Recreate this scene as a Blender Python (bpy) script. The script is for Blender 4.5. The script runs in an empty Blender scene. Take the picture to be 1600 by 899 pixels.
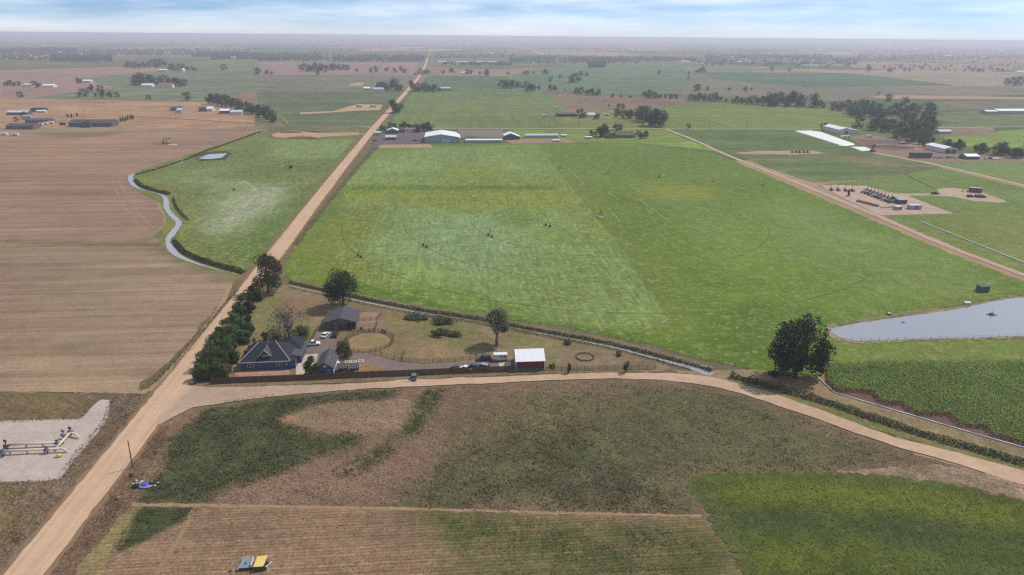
import bpy, math, random
import numpy as np
from mathutils import Vector, Matrix, geometry

# ------------------------------------------------------------------ camera, world, sun, exposure
CAM_H = 105.0
FPX = 1067.0                       # focal length in photo pixels (1600 wide) = 24 mm on 36 mm
PITCH = math.atan((449.5 - 57.0) / FPX)
ROLL = math.radians(0.5)
scn = bpy.context.scene
_fw = Vector((0, math.cos(PITCH), -math.sin(PITCH)))
_rt = Vector((1, 0, 0))
_up = Vector((0, math.sin(PITCH), math.cos(PITCH)))
CR = (_rt * math.cos(ROLL) + _up * math.sin(ROLL))
CU = (_up * math.cos(ROLL) - _rt * math.sin(ROLL))
cam_d = bpy.data.cameras.new('camera')
cam = bpy.data.objects.new('camera', cam_d)
scn.collection.objects.link(cam)
cam.matrix_world = Matrix(((CR.x, CU.x, -_fw.x, 0), (CR.y, CU.y, -_fw.y, 0), (CR.z, CU.z, -_fw.z, CAM_H), (0, 0, 0, 1)))
cam_d.sensor_width = 36.0
cam_d.lens = FPX / 1600 * 36
cam_d.clip_start = 1.0
cam_d.clip_end = 200000.0
scn.camera = cam

SUN_EL = math.radians(53)
SUN_AZ = math.radians(62)          # clockwise from +Y (the view direction): right, a little ahead
world = bpy.data.worlds.new('World')
scn.world = world
world.use_nodes = True
wn, wl = world.node_tree.nodes, world.node_tree.links
bg = wn['Background']
sky = wn.new('ShaderNodeTexSky')
sky.sky_type = 'NISHITA'
sky.sun_disc = False
sky.sun_elevation = SUN_EL
sky.sun_rotation = SUN_AZ
sky.altitude = 1500
sky.air_density = 0.9
sky.dust_density = 0.15
sky.ozone_density = 2.0
# thin high cloud: noise on the sky dome, streaked along the horizon
tc = wn.new('ShaderNodeTexCoord')
mp = wn.new('ShaderNodeMapping'); mp.inputs['Scale'].default_value = (3.0, 3.0, 26.0)
nz = wn.new('ShaderNodeTexNoise'); nz.inputs['Scale'].default_value = 1.6; nz.inputs['Detail'].default_value = 7; nz.inputs['Roughness'].default_value = 0.55
rp = wn.new('ShaderNodeValToRGB'); rp.color_ramp.elements[0].position = 0.36; rp.color_ramp.elements[1].position = 0.74
rp.color_ramp.elements[1].color = (0.6, 0.6, 0.6, 1)
mx = wn.new('ShaderNodeMix'); mx.data_type = 'RGBA'
mx.inputs['B'].default_value = (9.6, 10.0, 10.6, 1)
wl.new(tc.outputs['Generated'], mp.inputs['Vector']); wl.new(mp.outputs[0], nz.inputs['Vector'])
wl.new(nz.outputs['Fac'], rp.inputs[0]); wl.new(rp.outputs[0], mx.inputs['Factor'])
sk1 = wn.new('ShaderNodeVectorMath'); sk1.operation = 'MULTIPLY_ADD'; sk1.inputs[1].default_value = (1, 1, 0.9); sk1.inputs[2].default_value = (0, 0, 0.085)
sk2 = wn.new('ShaderNodeVectorMath'); sk2.operation = 'NORMALIZE'
wl.new(tc.outputs['Generated'], sk1.inputs[0]); wl.new(sk1.outputs[0], sk2.inputs[0]); wl.new(sk2.outputs[0], sky.inputs['Vector'])
wl.new(sky.outputs[0], mx.inputs['A']); hzs = wn.new('ShaderNodeSeparateXYZ'); wl.new(tc.outputs['Generated'], hzs.inputs[0])
hzr = wn.new('ShaderNodeMapRange'); hzr.interpolation_type = 'SMOOTHSTEP'; hzr.inputs['From Min'].default_value = -0.002; hzr.inputs['From Max'].default_value = 0.03; hzr.inputs['To Min'].default_value = 0.75; hzr.inputs['To Max'].default_value = 0.0
wl.new(hzs.outputs['Z'], hzr.inputs['Value'])
mx2 = wn.new('ShaderNodeMix'); mx2.data_type = 'RGBA'; mx2.inputs['B'].default_value = (6.6, 6.6, 6.8, 1)
wl.new(hzr.outputs[0], mx2.inputs['Factor']); wl.new(mx.outputs['Result'], mx2.inputs['A'])
wl.new(mx2.outputs['Result'], bg.inputs['Color'])
bg.inputs['Strength'].default_value = 0.125

sun_d = bpy.data.lights.new('sun', 'SUN')
sun_d.energy = 3.4
sun_d.angle = math.radians(0.6)
sun_d.color = (1.0, 0.95, 0.87)
sun = bpy.data.objects.new('sun', sun_d)
scn.collection.objects.link(sun)
SUNV = Vector((math.sin(SUN_AZ) * math.cos(SUN_EL), math.cos(SUN_AZ) * math.cos(SUN_EL), math.sin(SUN_EL)))
sun.rotation_euler = SUNV.to_track_quat('Z', 'Y').to_euler()
sun.location = (0, 0, 300)

scn.view_settings.view_transform = 'Standard'
scn.view_settings.look = 'None'
scn.view_settings.exposure = 0.0
scn.view_settings.gamma = 1.0
scn.render.engine = 'CYCLES'
scn.cycles.use_denoising = False
scn.cycles.adaptive_threshold = 0.004
scn.cycles.max_bounces = 5
scn.cycles.diffuse_bounces = 2
scn.cycles.glossy_bounces = 2
scn.cycles.transmission_bounces = 2
scn.cycles.transparent_max_bounces = 6
scn.cycles.volume_bounces = 3
scn.cycles.filter_width = 1.3

# ------------------------------------------------------------------ helpers
rng = np.random.default_rng(7)
random.seed(7)
COL = scn.collection


def ray(x, y):
    d = CR * ((x - 800) / FPX) + CU * (-(y - 449.5) / FPX) + _fw
    return d


def P(x, y, z=0.0):
    """photo pixel -> point on the plain (height z)"""
    d = ray(x, y)
    t = (z - CAM_H) / d.z
    return Vector((d.x * t, d.y * t, z))


def mpp(x, y):
    """metres per photo pixel, across the view, for a thing standing at that pixel"""
    d = ray(x, y)
    t = -CAM_H / d.z
    return t / FPX


def lin(r, g, b):
    f = lambda c: (c / 255 / 12.92) if c / 255 <= 0.04045 else ((c / 255 + 0.055) / 1.055) ** 2.4
    return (f(r), f(g), f(b))


# the survey grid: the long gravel road runs away from the camera in this direction
_g = (P(612, 171) - P(40, 899)).normalized()
GRID = math.atan2(-_g.x, _g.y)     # yaw (about Z) that turns local +Y into the road direction


def tag(o, label=None, cat=None, group=None, kind=None):
    if label: o['label'] = label
    if cat: o['category'] = cat
    if group: o['group'] = group
    if kind: o['kind'] = kind
    return o


def empty(name, loc, rz=0.0, label=None, cat=None, group=None):
    o = bpy.data.objects.new(name, None)
    o.empty_display_size = 0.5
    o.location = loc
    o.rotation_euler = (0, 0, rz)
    COL.objects.link(o)
    return tag(o, label, cat, group)


def np_mesh(name, V, F, cols=None, smooth=False):
    """fast mesh from arrays; F is (n,3) or (n,4)"""
    V = np.asarray(V, np.float32); F = np.asarray(F, np.int32)
    me = bpy.data.meshes.new(name)
    n, k = F.shape
    me.vertices.add(len(V)); me.vertices.foreach_set('co', V.ravel())
    me.loops.add(n * k); me.loops.foreach_set('vertex_index', F.ravel())
    me.polygons.add(n); me.polygons.foreach_set('loop_start', np.arange(0, n * k, k, dtype=np.int32))
    if smooth: me.polygons.foreach_set('use_smooth', np.ones(n, bool))
    if cols is not None:
        a = me.color_attributes.new('col', 'FLOAT_COLOR', 'POINT')
        c = np.ones((len(V), 4), np.float32); c[:, :3] = cols
        a.data.foreach_set('color', c.ravel())
    me.update(calc_edges=True)
    return me


def link(name, me, mat=None, parent=None, kind=None, label=None, cat=None, group=None):
    o = bpy.data.objects.new(name, me)
    if mat is not None and not me.materials: me.materials.append(mat)
    COL.objects.link(o)
    if parent is not None: o.parent = parent
    return tag(o, label, cat, group, kind)


class MB:
    """collects solids, builds ONE mesh"""
    def __init__(s): s.v = []; s.f = []
    def add(s, vs, fs):
        b = len(s.v); s.v += [tuple(v) for v in vs]; s.f += [tuple(i + b for i in f) for f in fs]; return s
    def box(s, x0, x1, y0, y1, z0, z1):
        return s.add([(x0, y0, z0), (x1, y0, z0), (x1, y1, z0), (x0, y1, z0), (x0, y0, z1), (x1, y0, z1), (x1, y1, z1), (x0, y1, z1)],
                     [(0, 3, 2, 1), (4, 5, 6, 7), (0, 1, 5, 4), (1, 2, 6, 5), (2, 3, 7, 6), (3, 0, 4, 7)])
    def cbox(s, c, sx, sy, sz, rz=0.0):
        """box centred on c in x,y, standing on c.z"""
        ca, sa = math.cos(rz), math.sin(rz); vs = []
        for z in (0, sz):
            for x, y in ((-sx / 2, -sy / 2), (sx / 2, -sy / 2), (sx / 2, sy / 2), (-sx / 2, sy / 2)):
                vs.append((c[0] + x * ca - y * sa, c[1] + x * sa + y * ca, c[2] + z))
        return s.add(vs, [(0, 3, 2, 1), (4, 5, 6, 7), (0, 1, 5, 4), (1, 2, 6, 5), (2, 3, 7, 6), (3, 0, 4, 7)])
    def tube(s, p0, p1, r0, r1=None, n=8, caps=True):
        r1 = r0 if r1 is None else r1
        p0 = Vector(p0); p1 = Vector(p1); d = (p1 - p0)
        if d.length < 1e-6: return s
        d.normalize(); a = d.orthogonal().normalized(); b = d.cross(a)
        vs = []
        for p, r in ((p0, r0), (p1, r1)):
            for i in range(n):
                t = 2 * math.pi * i / n
                vs.append(p + a * (r * math.cos(t)) + b * (r * math.sin(t)))
        fs = [(i, (i + 1) % n, n + (i + 1) % n, n + i) for i in range(n)]
        if caps: fs += [tuple(range(n - 1, -1, -1)), tuple(range(n, 2 * n))]
        return s.add(vs, fs)
    def path(s, pts, r, n=8):
        for a, b in zip(pts[:-1], pts[1:]): s.tube(a, b, r, r, n)
        return s
    def prism(s, poly, y0, y1):
        """polygon in x,z extruded along y"""
        n = len(poly)
        vs = [(x, y0, z) for x, z in poly] + [(x, y1, z) for x, z in poly]
        return s.add(vs, [tuple(range(n)), tuple(range(2 * n - 1, n - 1, -1))] + [(i, n + i, n + (i + 1) % n, (i + 1) % n) for i in range(n)])
    def ball(s, c, rx, ry, rz, seg=10, rings=6, zmin=-1.0):
        vs = []; fs = []
        for j in range(rings + 1):
            ph = -math.pi / 2 + math.pi * j / rings
            for i in range(seg):
                t = 2 * math.pi * i / seg
                vs.append((c[0] + rx * math.cos(ph) * math.cos(t), c[1] + ry * math.cos(ph) * math.sin(t), c[2] + rz * max(zmin, math.sin(ph))))
        for j in range(rings):
            for i in range(seg):
                fs.append((j * seg + i, j * seg + (i + 1) % seg, (j + 1) * seg + (i + 1) % seg, (j + 1) * seg + i))
        return s.add(vs, fs)
    def mesh(s, name):
        me = bpy.data.meshes.new(name); me.from_pydata(s.v, [], s.f); me.update(); return me
    def build(s, name, mat, parent=None, smooth=False, bevel=0.0, **kw):
        me = s.mesh(name)
        if smooth: me.polygons.foreach_set('use_smooth', [True] * len(me.polygons))
        o = link(name, me, mat, parent, **kw)
        if bevel:
            m = o.modifiers.new('bevel', 'BEVEL'); m.width = bevel; m.segments = 2; m.limit_method = 'ANGLE'
        return o


# value noise for painting the colour of the ground
def vnoise(x, y, seed=0):
    xi = np.floor(x).astype(np.int64); yi = np.floor(y).astype(np.int64)
    fx = x - xi; fy = y - yi
    fx = fx * fx * (3 - 2 * fx); fy = fy * fy * (3 - 2 * fy)
    def h(a, b):
        n = (a * 374761393 + b * 668265263 + seed * 1442695041) & 0x7fffffff
        n = ((n ^ (n >> 13)) * 1274126177) & 0x7fffffff
        return ((n ^ (n >> 16)) & 0xffff) / 65535.0
    return (h(xi, yi) * (1 - fx) + h(xi + 1, yi) * fx) * (1 - fy) + (h(xi, yi + 1) * (1 - fx) + h(xi + 1, yi + 1) * fx) * fy


def fbm(x, y, scale, seed=0, octv=4):
    v = 0; a = 0.5; s = 1.0 / scale; t = 0
    for o in range(octv):
        v = v + a * vnoise(x * s, y * s, seed + o * 17); t += a; a *= 0.55; s *= 2.1
    return v / t


def sdf(pts, poly, far=None):
    """signed distance (inside > 0) of pts (n,2) to polygon (m,2); points more than 'far' outside its box read -far"""
    poly = np.asarray(poly, float); pts = np.asarray(pts, float)
    if far is not None:
        lo, hi = poly.min(0) - far, poly.max(0) + far
        k = (pts[:, 0] > lo[0]) & (pts[:, 0] < hi[0]) & (pts[:, 1] > lo[1]) & (pts[:, 1] < hi[1])
        out = np.full(len(pts), -float(far))
        if k.any(): out[k] = sdf(pts[k], poly)
        return out
    X = np.ascontiguousarray(pts[:, 0]); Y = np.ascontiguousarray(pts[:, 1])
    d = np.full(len(X), 1e18); inside = np.zeros(len(X), bool)
    for (ax, ay), (bx, by) in zip(poly, np.roll(poly, -1, 0)):
        ux, uy = bx - ax, by - ay
        px_, py_ = X - ax, Y - ay
        t = np.clip((px_ * ux + py_ * uy) / max(ux * ux + uy * uy, 1e-9), 0, 1)
        qx = px_ - t * ux; qy = py_ - t * uy
        np.minimum(d, qx * qx + qy * qy, out=d)
        if ay != by:
            inside ^= ((ay > Y) != (by > Y)) & (X < ux * (Y - ay) / uy + ax)
    d = np.sqrt(d)
    return np.where(inside, d, -d)


def wpoly(px):
    return [(P(x, y).x, P(x, y).y) for x, y in px]


def resample(poly, step, jit, closed=True):
    out = []; n = len(poly)
    for i in range(n if closed else n - 1):
        a = np.array(poly[i]); b = np.array(poly[(i + 1) % n]); L = np.linalg.norm(b - a)
        k = max(1, int(L / step))
        for j in range(k):
            p = a + (b - a) * j / k
            if j and jit:
                nn = np.array([-(b - a)[1], (b - a)[0]]) / max(L, 1e-6)
                p = p + nn * jit * float(rng.normal())
            out.append(p)
    if not closed: out.append(np.array(poly[-1]))
    return np.array(out)


def smooth_poly(poly, it=2, closed=True):
    p = np.array(poly, float)
    for _ in range(it):
        if closed:
            q = np.roll(p, -1, 0); p = np.stack([0.75 * p + 0.25 * q, 0.25 * p + 0.75 * q], 1).reshape(-1, 2)
        else:
            a, b = p[:-1], p[1:]
            m = np.stack([0.75 * a + 0.25 * b, 0.25 * a + 0.75 * b], 1).reshape(-1, 2)
            p = np.vstack([p[:1], m, p[-1:]])
    return p


LAYER = [0.0]


def sheet(name, px, col, mat, paint=(), step=None, jit=0.4, grid=0.0, smooth=0, z=None, label=None, kind='structure', cat=None, vary=0.10, vscale=25.0, world_pts=False):
    """a flat piece of ground. px: outline in photo pixels -> points on the plain; paint: soft patches (outline, colour, softness m, strength)"""
    poly = px if world_pts else wpoly(px)
    if smooth: poly = smooth_poly(poly, smooth)
    poly = np.array(poly)
    size = np.ptp(poly, 0).max()
    step = step or max(1.0, size / 150)
    b = resample(poly, step, jit)
    pts = b
    edges = [(i, (i + 1) % len(b)) for i in range(len(b))]
    if grid:
        x0, y0 = b.min(0); x1, y1 = b.max(0)
        gx, gy = np.meshgrid(np.arange(x0, x1, grid), np.arange(y0, y1, grid))
        g = np.stack([gx.ravel(), gy.ravel()], 1) + rng.uniform(-0.25, 0.25, (gx.size, 2)) * grid
        g = g[sdf(g, poly) > grid * 0.4 + 2 * jit]
        pts = np.vstack([b, g])
    res = geometry.delaunay_2d_cdt([Vector(p) for p in pts], edges, [], 1, 1e-4)
    v2 = np.array([(v.x, v.y) for v in res[0]]); F = np.array([f for f in res[2] if len(f) == 3])
    if z is None:
        LAYER[0] += 0.002; z = 0.008 + LAYER[0]
    V = np.column_stack([v2, np.full(len(v2), z)])
    # normals up
    a, bb, c = v2[F[:, 0]], v2[F[:, 1]], v2[F[:, 2]]
    flip = np.cross(bb - a, c - a) < 0
    F[flip] = F[flip][:, ::-1]
    C = np.tile(np.array(col, float), (len(v2), 1))
    if vary: C *= (1 + vary * 2 * (fbm(v2[:, 0], v2[:, 1], vscale, 3) - 0.5))[:, None] ** 1.5
    for pt in paint:
        pp, pc, soft, amt = pt[:4]
        if pp is None: m = np.ones(len(v2))
        else:
            d = sdf(v2, np.array(wpoly(pp)), soft * 4 + 2)
            wob = (fbm(v2[:, 0], v2[:, 1], soft * 4 + 3, 11) - 0.5) * soft * 3
            m = np.clip((d + wob) / (2 * soft) + 0.5, 0, 1)
        if len(pt) > 4:      # broken up by noise of this size
            m = m * np.clip((fbm(v2[:, 0], v2[:, 1], pt[4], 23) - 0.5) * 5 + 0.6, 0, 1)
        m = (m * amt)[:, None]
        C = C * (1 - m) + np.array(pc) * m
    me = np_mesh(name, V, F, C)
    return link(name, me, mat, None, kind, label, cat)


def ribbon(name, px, width, col, mat, z=None, label=None, jit=0.15, smooth=1, world_pts=False, step=None, kind='structure', cat=None):
    """a strip of ground of real width along a line of photo pixels; width: number or one per point"""
    pts = np.array(px if world_pts else wpoly(px), float)
    w = np.array(width if hasattr(width, '__len__') else [width] * len(pts), float)
    q = np.column_stack([pts, w])
    for _ in range(smooth):
        a, b = q[:-1], q[1:]
        m = np.stack([0.75 * a + 0.25 * b, 0.25 * a + 0.75 * b], 1).reshape(-1, 3)
        q = np.vstack([q[:1], m, q[-1:]])
    L = np.linalg.norm(np.diff(q[:, :2], axis=0), axis=1); s = np.concatenate([[0], np.cumsum(L)])
    step = step or max(1.0, s[-1] / 250)
    t = np.linspace(0, s[-1], max(2, int(s[-1] / step)))
    X = np.stack([np.interp(t, s, q[:, k]) for k in range(3)], 1)
    T = np.gradient(X[:, :2], axis=0); T /= np.linalg.norm(T, axis=1)[:, None] + 1e-9
    N = np.column_stack([-T[:, 1], T[:, 0]])
    j1 = rng.normal(0, jit, len(X)); j2 = rng.normal(0, jit, len(X))
    Lf = X[:, :2] + N * (X[:, 2] / 2 + j1)[:, None]; R = X[:, :2] - N * (X[:, 2] / 2 + j2)[:, None]
    if z is None:
        LAYER[0] += 0.002; z = 0.008 + LAYER[0]
    n = len(X)
    V = np.zeros((2 * n, 3)); V[0::2, :2] = Lf; V[1::2, :2] = R; V[:, 2] = z
    F = np.array([(2 * i, 2 * i + 1, 2 * i + 3, 2 * i + 2) for i in range(n - 1)])
    C = np.tile(np.array(col, float), (2 * n, 1)) * (0.97 + 0.06 * rng.random((2 * n, 1)))
    return link(name, np_mesh(name, V, F, C), mat, None, kind, label, cat)


# ------------------------------------------------------------------ materials
def new_mat(name):
    m = bpy.data.materials.new(name); m.use_nodes = True
    nt = m.node_tree; b = nt.nodes['Principled BSDF']
    return m, nt, b


def mul_noise(nt, src, pos, scale, lo, hi, detail=4, rough=0.6, vec=None):
    n = nt.nodes.new('ShaderNodeTexNoise'); n.inputs['Scale'].default_value = scale; n.inputs['Detail'].default_value = detail; n.inputs['Roughness'].default_value = rough
    nt.links.new(vec or pos, n.inputs['Vector'])
    r = nt.nodes.new('ShaderNodeMapRange'); r.inputs['From Min'].default_value = 0.3; r.inputs['From Max'].default_value = 0.7
    r.inputs['To Min'].default_value = lo; r.inputs['To Max'].default_value = hi
    nt.links.new(n.outputs['Fac'], r.inputs['Value'])
    m = nt.nodes.new('ShaderNodeVectorMath'); m.operation = 'SCALE'
    nt.links.new(src, m.inputs[0]); nt.links.new(r.outputs[0], m.inputs['Scale'])
    return m.outputs[0]


def mapping(nt, pos, rot, scale):
    a = nt.nodes.new('ShaderNodeVectorRotate'); a.rotation_type = 'Z_AXIS'; a.inputs['Angle'].default_value = rot
    nt.links.new(pos, a.inputs['Vector'])
    b = nt.nodes.new('ShaderNodeVectorMath'); b.operation = 'MULTIPLY'; b.inputs[1].default_value = scale
    nt.links.new(a.outputs[0], b.inputs[0])
    return b.outputs[0]


def field_mat(name, noises, streaks=(), speck=None, rows=None, bump=0.0, rough=0.95, bump_scale=0.8):
    """colour comes from the sheet's own 'col'; noises: (size m, low, high); streaks: (length m, width m, yaw, low, high)"""
    m, nt, b = new_mat(name)
    at = nt.nodes.new('ShaderNodeAttribute'); at.attribute_name = 'col'
    ge = nt.nodes.new('ShaderNodeNewGeometry'); pos = ge.outputs['Position']
    c = at.outputs['Color']
    for s, lo, hi in noises: c = mul_noise(nt, c, pos, 1.0 / s, lo, hi)
    for ln, wd, yaw, lo, hi in streaks:
        v = mapping(nt, pos, -yaw, (1.0 / ln, 1.0 / wd, 0))
        c = mul_noise(nt, c, pos, 1.0, lo, hi, 3, 0.6, v)
    if rows:
        sp, yaw, lo, hi = rows
        v = mapping(nt, pos, -yaw, (1, 1, 0))
        w = nt.nodes.new('ShaderNodeTexWave'); w.bands_direction = 'Y'; w.inputs['Scale'].default_value = 0.314159 / sp
        w.inputs['Distortion'].default_value = 1.2; w.inputs['Detail'].default_value = 2; w.inputs['Detail Scale'].default_value = 0.15
        nt.links.new(v, w.inputs['Vector'])
        r = nt.nodes.new('ShaderNodeMapRange'); r.inputs['To Min'].default_value = lo; r.inputs['To Max'].default_value = hi
        nt.links.new(w.outputs['Fac'], r.inputs['Value'])
        sc = nt.nodes.new('ShaderNodeVectorMath'); sc.operation = 'SCALE'
        nt.links.new(c, sc.inputs[0]); nt.links.new(r.outputs[0], sc.inputs['Scale']); c = sc.outputs[0]
    if speck:
        for size, th, colr, amt in speck:
            n = nt.nodes.new('ShaderNodeTexNoise'); n.inputs['Scale'].default_value = 1.0 / size; n.inputs['Detail'].default_value = 3; n.inputs['Roughness'].default_value = 0.7
            nt.links.new(pos, n.inputs['Vector'])
            r = nt.nodes.new('ShaderNodeMapRange'); r.inputs['From Min'].default_value = th; r.inputs['From Max'].default_value = th + 0.09; r.inputs['To Max'].default_value = amt
            nt.links.new(n.outputs['Fac'], r.inputs['Value'])
            x = nt.nodes.new('ShaderNodeMix'); x.data_type = 'RGBA'; x.inputs['B'].default_value = (*colr, 1)
            nt.links.new(r.outputs[0], x.inputs['Factor']); nt.links.new(c, x.inputs['A']); c = x.outputs['Result']
    nt.links.new(c, b.inputs['Base Color'])
    b.inputs['Roughness'].default_value = rough
    b.inputs['Specular IOR Level'].default_value = 0.08
    if bump:
        n = nt.nodes.new('ShaderNodeTexNoise'); n.inputs['Scale'].default_value = 1.0 / bump_scale; n.inputs['Detail'].default_value = 3
        nt.links.new(pos, n.inputs['Vector'])
        bp = nt.nodes.new('ShaderNodeBump'); bp.inputs['Strength'].default_value = 1.0; bp.inputs['Distance'].default_value = bump
        nt.links.new(n.outputs['Fac'], bp.inputs['Height']); nt.links.new(bp.outputs[0], b.inputs['Normal'])
    return m


_plain = {}


def paint(name, col, rough=0.6, metal=0.0, wear=0.12, scale=1.5, spec=0.4):
    """a plain painted/metal/wooden surface with a little uneven wear"""
    if name in _plain: return _plain[name]
    m, nt, b = new_mat(name)
    ge = nt.nodes.new('ShaderNodeTexCoord'); rgb = nt.nodes.new('ShaderNodeRGB'); rgb.outputs[0].default_value = (*col, 1)
    c = mul_noise(nt, rgb.outputs[0], ge.outputs['Object'], scale, 1 - wear, 1 + wear, 5, 0.65)
    nt.links.new(c, b.inputs['Base Color'])
    b.inputs['Roughness'].default_value = rough; b.inputs['Metallic'].default_value = metal; b.inputs['Specular IOR Level'].default_value = spec
    _plain[name] = m
    return m


def leaf_mat(name, col, trans=0.25, tone=(0.55, 1.35)):
    m, nt, b = new_mat(name)
    at = nt.nodes.new('ShaderNodeAttribute'); at.attribute_name = 'col'
    oi = nt.nodes.new('ShaderNodeObjectInfo')
    rgb = nt.nodes.new('ShaderNodeRGB'); rgb.outputs[0].default_value = (*col, 1)
    mu = nt.nodes.new('ShaderNodeMix'); mu.data_type = 'RGBA'; mu.blend_type = 'MULTIPLY'; mu.inputs['Factor'].default_value = 1
    nt.links.new(rgb.outputs[0], mu.inputs['A']); nt.links.new(at.outputs['Color'], mu.inputs['B'])
    hs = nt.nodes.new('ShaderNodeHueSaturation')
    mr = nt.nodes.new('ShaderNodeMapRange'); mr.inputs['To Min'].default_value = 0.47; mr.inputs['To Max'].default_value = 0.53
    mv = nt.nodes.new('ShaderNodeMapRange'); mv.inputs['To Min'].default_value = 0.75; mv.inputs['To Max'].default_value = 1.25
    nt.links.new(oi.outputs['Random'], mr.inputs['Value']); nt.links.new(oi.outputs['Random'], mv.inputs['Value'])
    nt.links.new(mr.outputs[0], hs.inputs['Hue']); nt.links.new(mv.outputs[0], hs.inputs['Value'])
    nt.links.new(mu.outputs['Result'], hs.inputs['Color'])
    nt.links.new(hs.outputs[0], b.inputs['Base Color'])
    b.inputs['Roughness'].default_value = 0.7; b.inputs['Specular IOR Level'].default_value = 0.2
    tr = nt.nodes.new('ShaderNodeBsdfTranslucent'); nt.links.new(hs.outputs[0], tr.inputs['Color'])
    mixs = nt.nodes.new('ShaderNodeMixShader'); mixs.inputs[0].default_value = trans
    nt.links.new(b.outputs[0], mixs.inputs[1]); nt.links.new(tr.outputs[0], mixs.inputs[2])
    nt.links.new(mixs.outputs[0], nt.nodes['Material Output'].inputs['Surface'])
    return m


def water_mat(name, col, rough=0.08, ripple=0.02):
    m, nt, b = new_mat(name)
    b.inputs['Base Color'].default_value = (*col, 1); b.inputs['Roughness'].default_value = rough; b.inputs['Specular IOR Level'].default_value = 0.5
    ge = nt.nodes.new('ShaderNodeNewGeometry')
    n = nt.nodes.new('ShaderNodeTexNoise'); n.inputs['Scale'].default_value = 0.9; n.inputs['Detail'].default_value = 3
    nt.links.new(ge.outputs['Position'], n.inputs['Vector'])
    bp = nt.nodes.new('ShaderNodeBump'); bp.inputs['Distance'].default_value = ripple; bp.inputs['Strength'].default_value = 0.6
    nt.links.new(n.outputs['Fac'], bp.inputs['Height']); nt.links.new(bp.outputs[0], b.inputs['Normal'])
    return m


def glass_mat(name, col=(0.03, 0.035, 0.045)):
    m, nt, b = new_mat(name)
    b.inputs['Base Color'].default_value = (*col, 1); b.inputs['Roughness'].default_value = 0.08; b.inputs['Specular IOR Level'].default_value = 0.6
    return m


YG = GRID
M_hay = field_mat('hay_ground', [(60, .9, 1.08), (9, .86, 1.12), (1.3, .76, 1.22)], [(26, 2.2, YG + math.pi / 2, .92, 1.08)], speck=[(6.0, .54, lin(146, 142, 92), .35), (2.2, .57, lin(162, 170, 118), .42), (1.6, .60, lin(84, 104, 44), .4)], bump=.05)
M_mown = field_mat('mown_ground', [(60, .9, 1.08), (11, .84, 1.14), (2.4, .74, 1.24)], [(12, 1.5, YG + math.pi / 2, .74, 1.26), (30, 6, YG + math.pi / 2, .88, 1.12)], speck=[(9.0, .53, lin(100, 116, 54), .5), (3.2, .55, lin(166, 166, 112), .45)], bump=.05)
M_weed = field_mat('weed_ground', [(22, .88, 1.1), (3.0, .84, 1.14), (.55, .42, 1.5)], [(14, 1.2, YG - .6, .84, 1.16)], bump=.14, bump_scale=.7)
M_stubble = field_mat('stubble_ground', [(90, .9, 1.1), (7, .9, 1.1), (1.2, .82, 1.16)], [(200, 7, YG, .78, 1.18), (90, 2.2, YG, .82, 1.16)], bump=.05)
M_tilled = field_mat('tilled_ground', [(18, .86, 1.12), (2.6, .8, 1.18), (.7, .66, 1.3)], [(40, .9, YG, .8, 1.18)], rows=(1.0, YG, .84, 1.1), bump=.08)
M_dirt = field_mat('dirt_ground', [(14, .9, 1.08), (2.5, .86, 1.12), (.6, .86, 1.12)], bump=.04)
M_road = field_mat('gravel_road', [(12, .93, 1.06), (1.2, .93, 1.07)], [(70, .9, YG + math.pi / 2, .87, 1.1), (30, 2.2, YG + math.pi / 2, .93, 1.06)], bump=.02)
M_lane = field_mat('gravel_lane', [(12, .9, 1.08), (3, .93, 1.06), (1.0, .9, 1.1)], bump=.02)
M_far = field_mat('far_field', [(160, .84, 1.14), (40, .84, 1.14), (9, .8, 1.18)], [(320, 22, YG, .82, 1.16), (180, 8, YG, .88, 1.12)])
M_farN = field_mat('far_field_rows', [(160, .88, 1.1), (25, .9, 1.1), (6, .86, 1.12)], [(200, 9, YG + math.pi / 2, .86, 1.12), (300, 26, YG, .86, 1.12)])
M_grass = field_mat('rough_grass', [(16, .86, 1.12), (3, .8, 1.2), (.8, .7, 1.3)], bump=.1)
# ------------------------------------------------------------------ the setting: plain, fields, roads, water
def A(r, g, b, k=1.0):
    return tuple(c * k * ALB for c in lin(r, g, b))
ALB = 0.86

# the plain itself, a patchwork of far fields
gm, nt, b = new_mat('plain_ground')
ge = nt.nodes.new('ShaderNodeNewGeometry')
v = mapping(nt, ge.outputs['Position'], -GRID, (1 / 620, 1 / 900, 0))
vo = nt.nodes.new('ShaderNodeTexVoronoi'); vo.distance = 'CHEBYCHEV'; vo.inputs['Scale'].default_value = 1.0; vo.inputs['Randomness'].default_value = 0.75
nt.links.new(v, vo.inputs['Vector'])
sep = nt.nodes.new('ShaderNodeSeparateColor'); nt.links.new(vo.outputs['Color'], sep.inputs[0])
rp = nt.nodes.new('ShaderNodeValToRGB'); rp.color_ramp.interpolation = 'CONSTANT'
cols = [A(158, 126, 104), A(120, 118, 84), A(150, 130, 106), A(100, 112, 72), A(166, 138, 112), A(112, 106, 80), A(142, 116, 98), A(92, 104, 72)]
el = rp.color_ramp.elements
el[0].color = (*cols[0], 1); el[1].position = 0.125; el[1].color = (*cols[1], 1)
for i in range(2, 8):
    e = el.new(i / 8); e.color = (*cols[i], 1)
nt.links.new(sep.outputs[0], rp.inputs[0])
c = mul_noise(nt, rp.outputs[0], ge.outputs['Position'], 1 / 130, .85, 1.15)
c = mul_noise(nt, c, ge.outputs['Position'], 1 / 18, .85, 1.15)
nt.links.new(c, b.inputs['Base Color']); b.inputs['Roughness'].default_value = 1; b.inputs['Specular IOR Level'].default_value = 0.0
R_ = 30000.0
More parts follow.
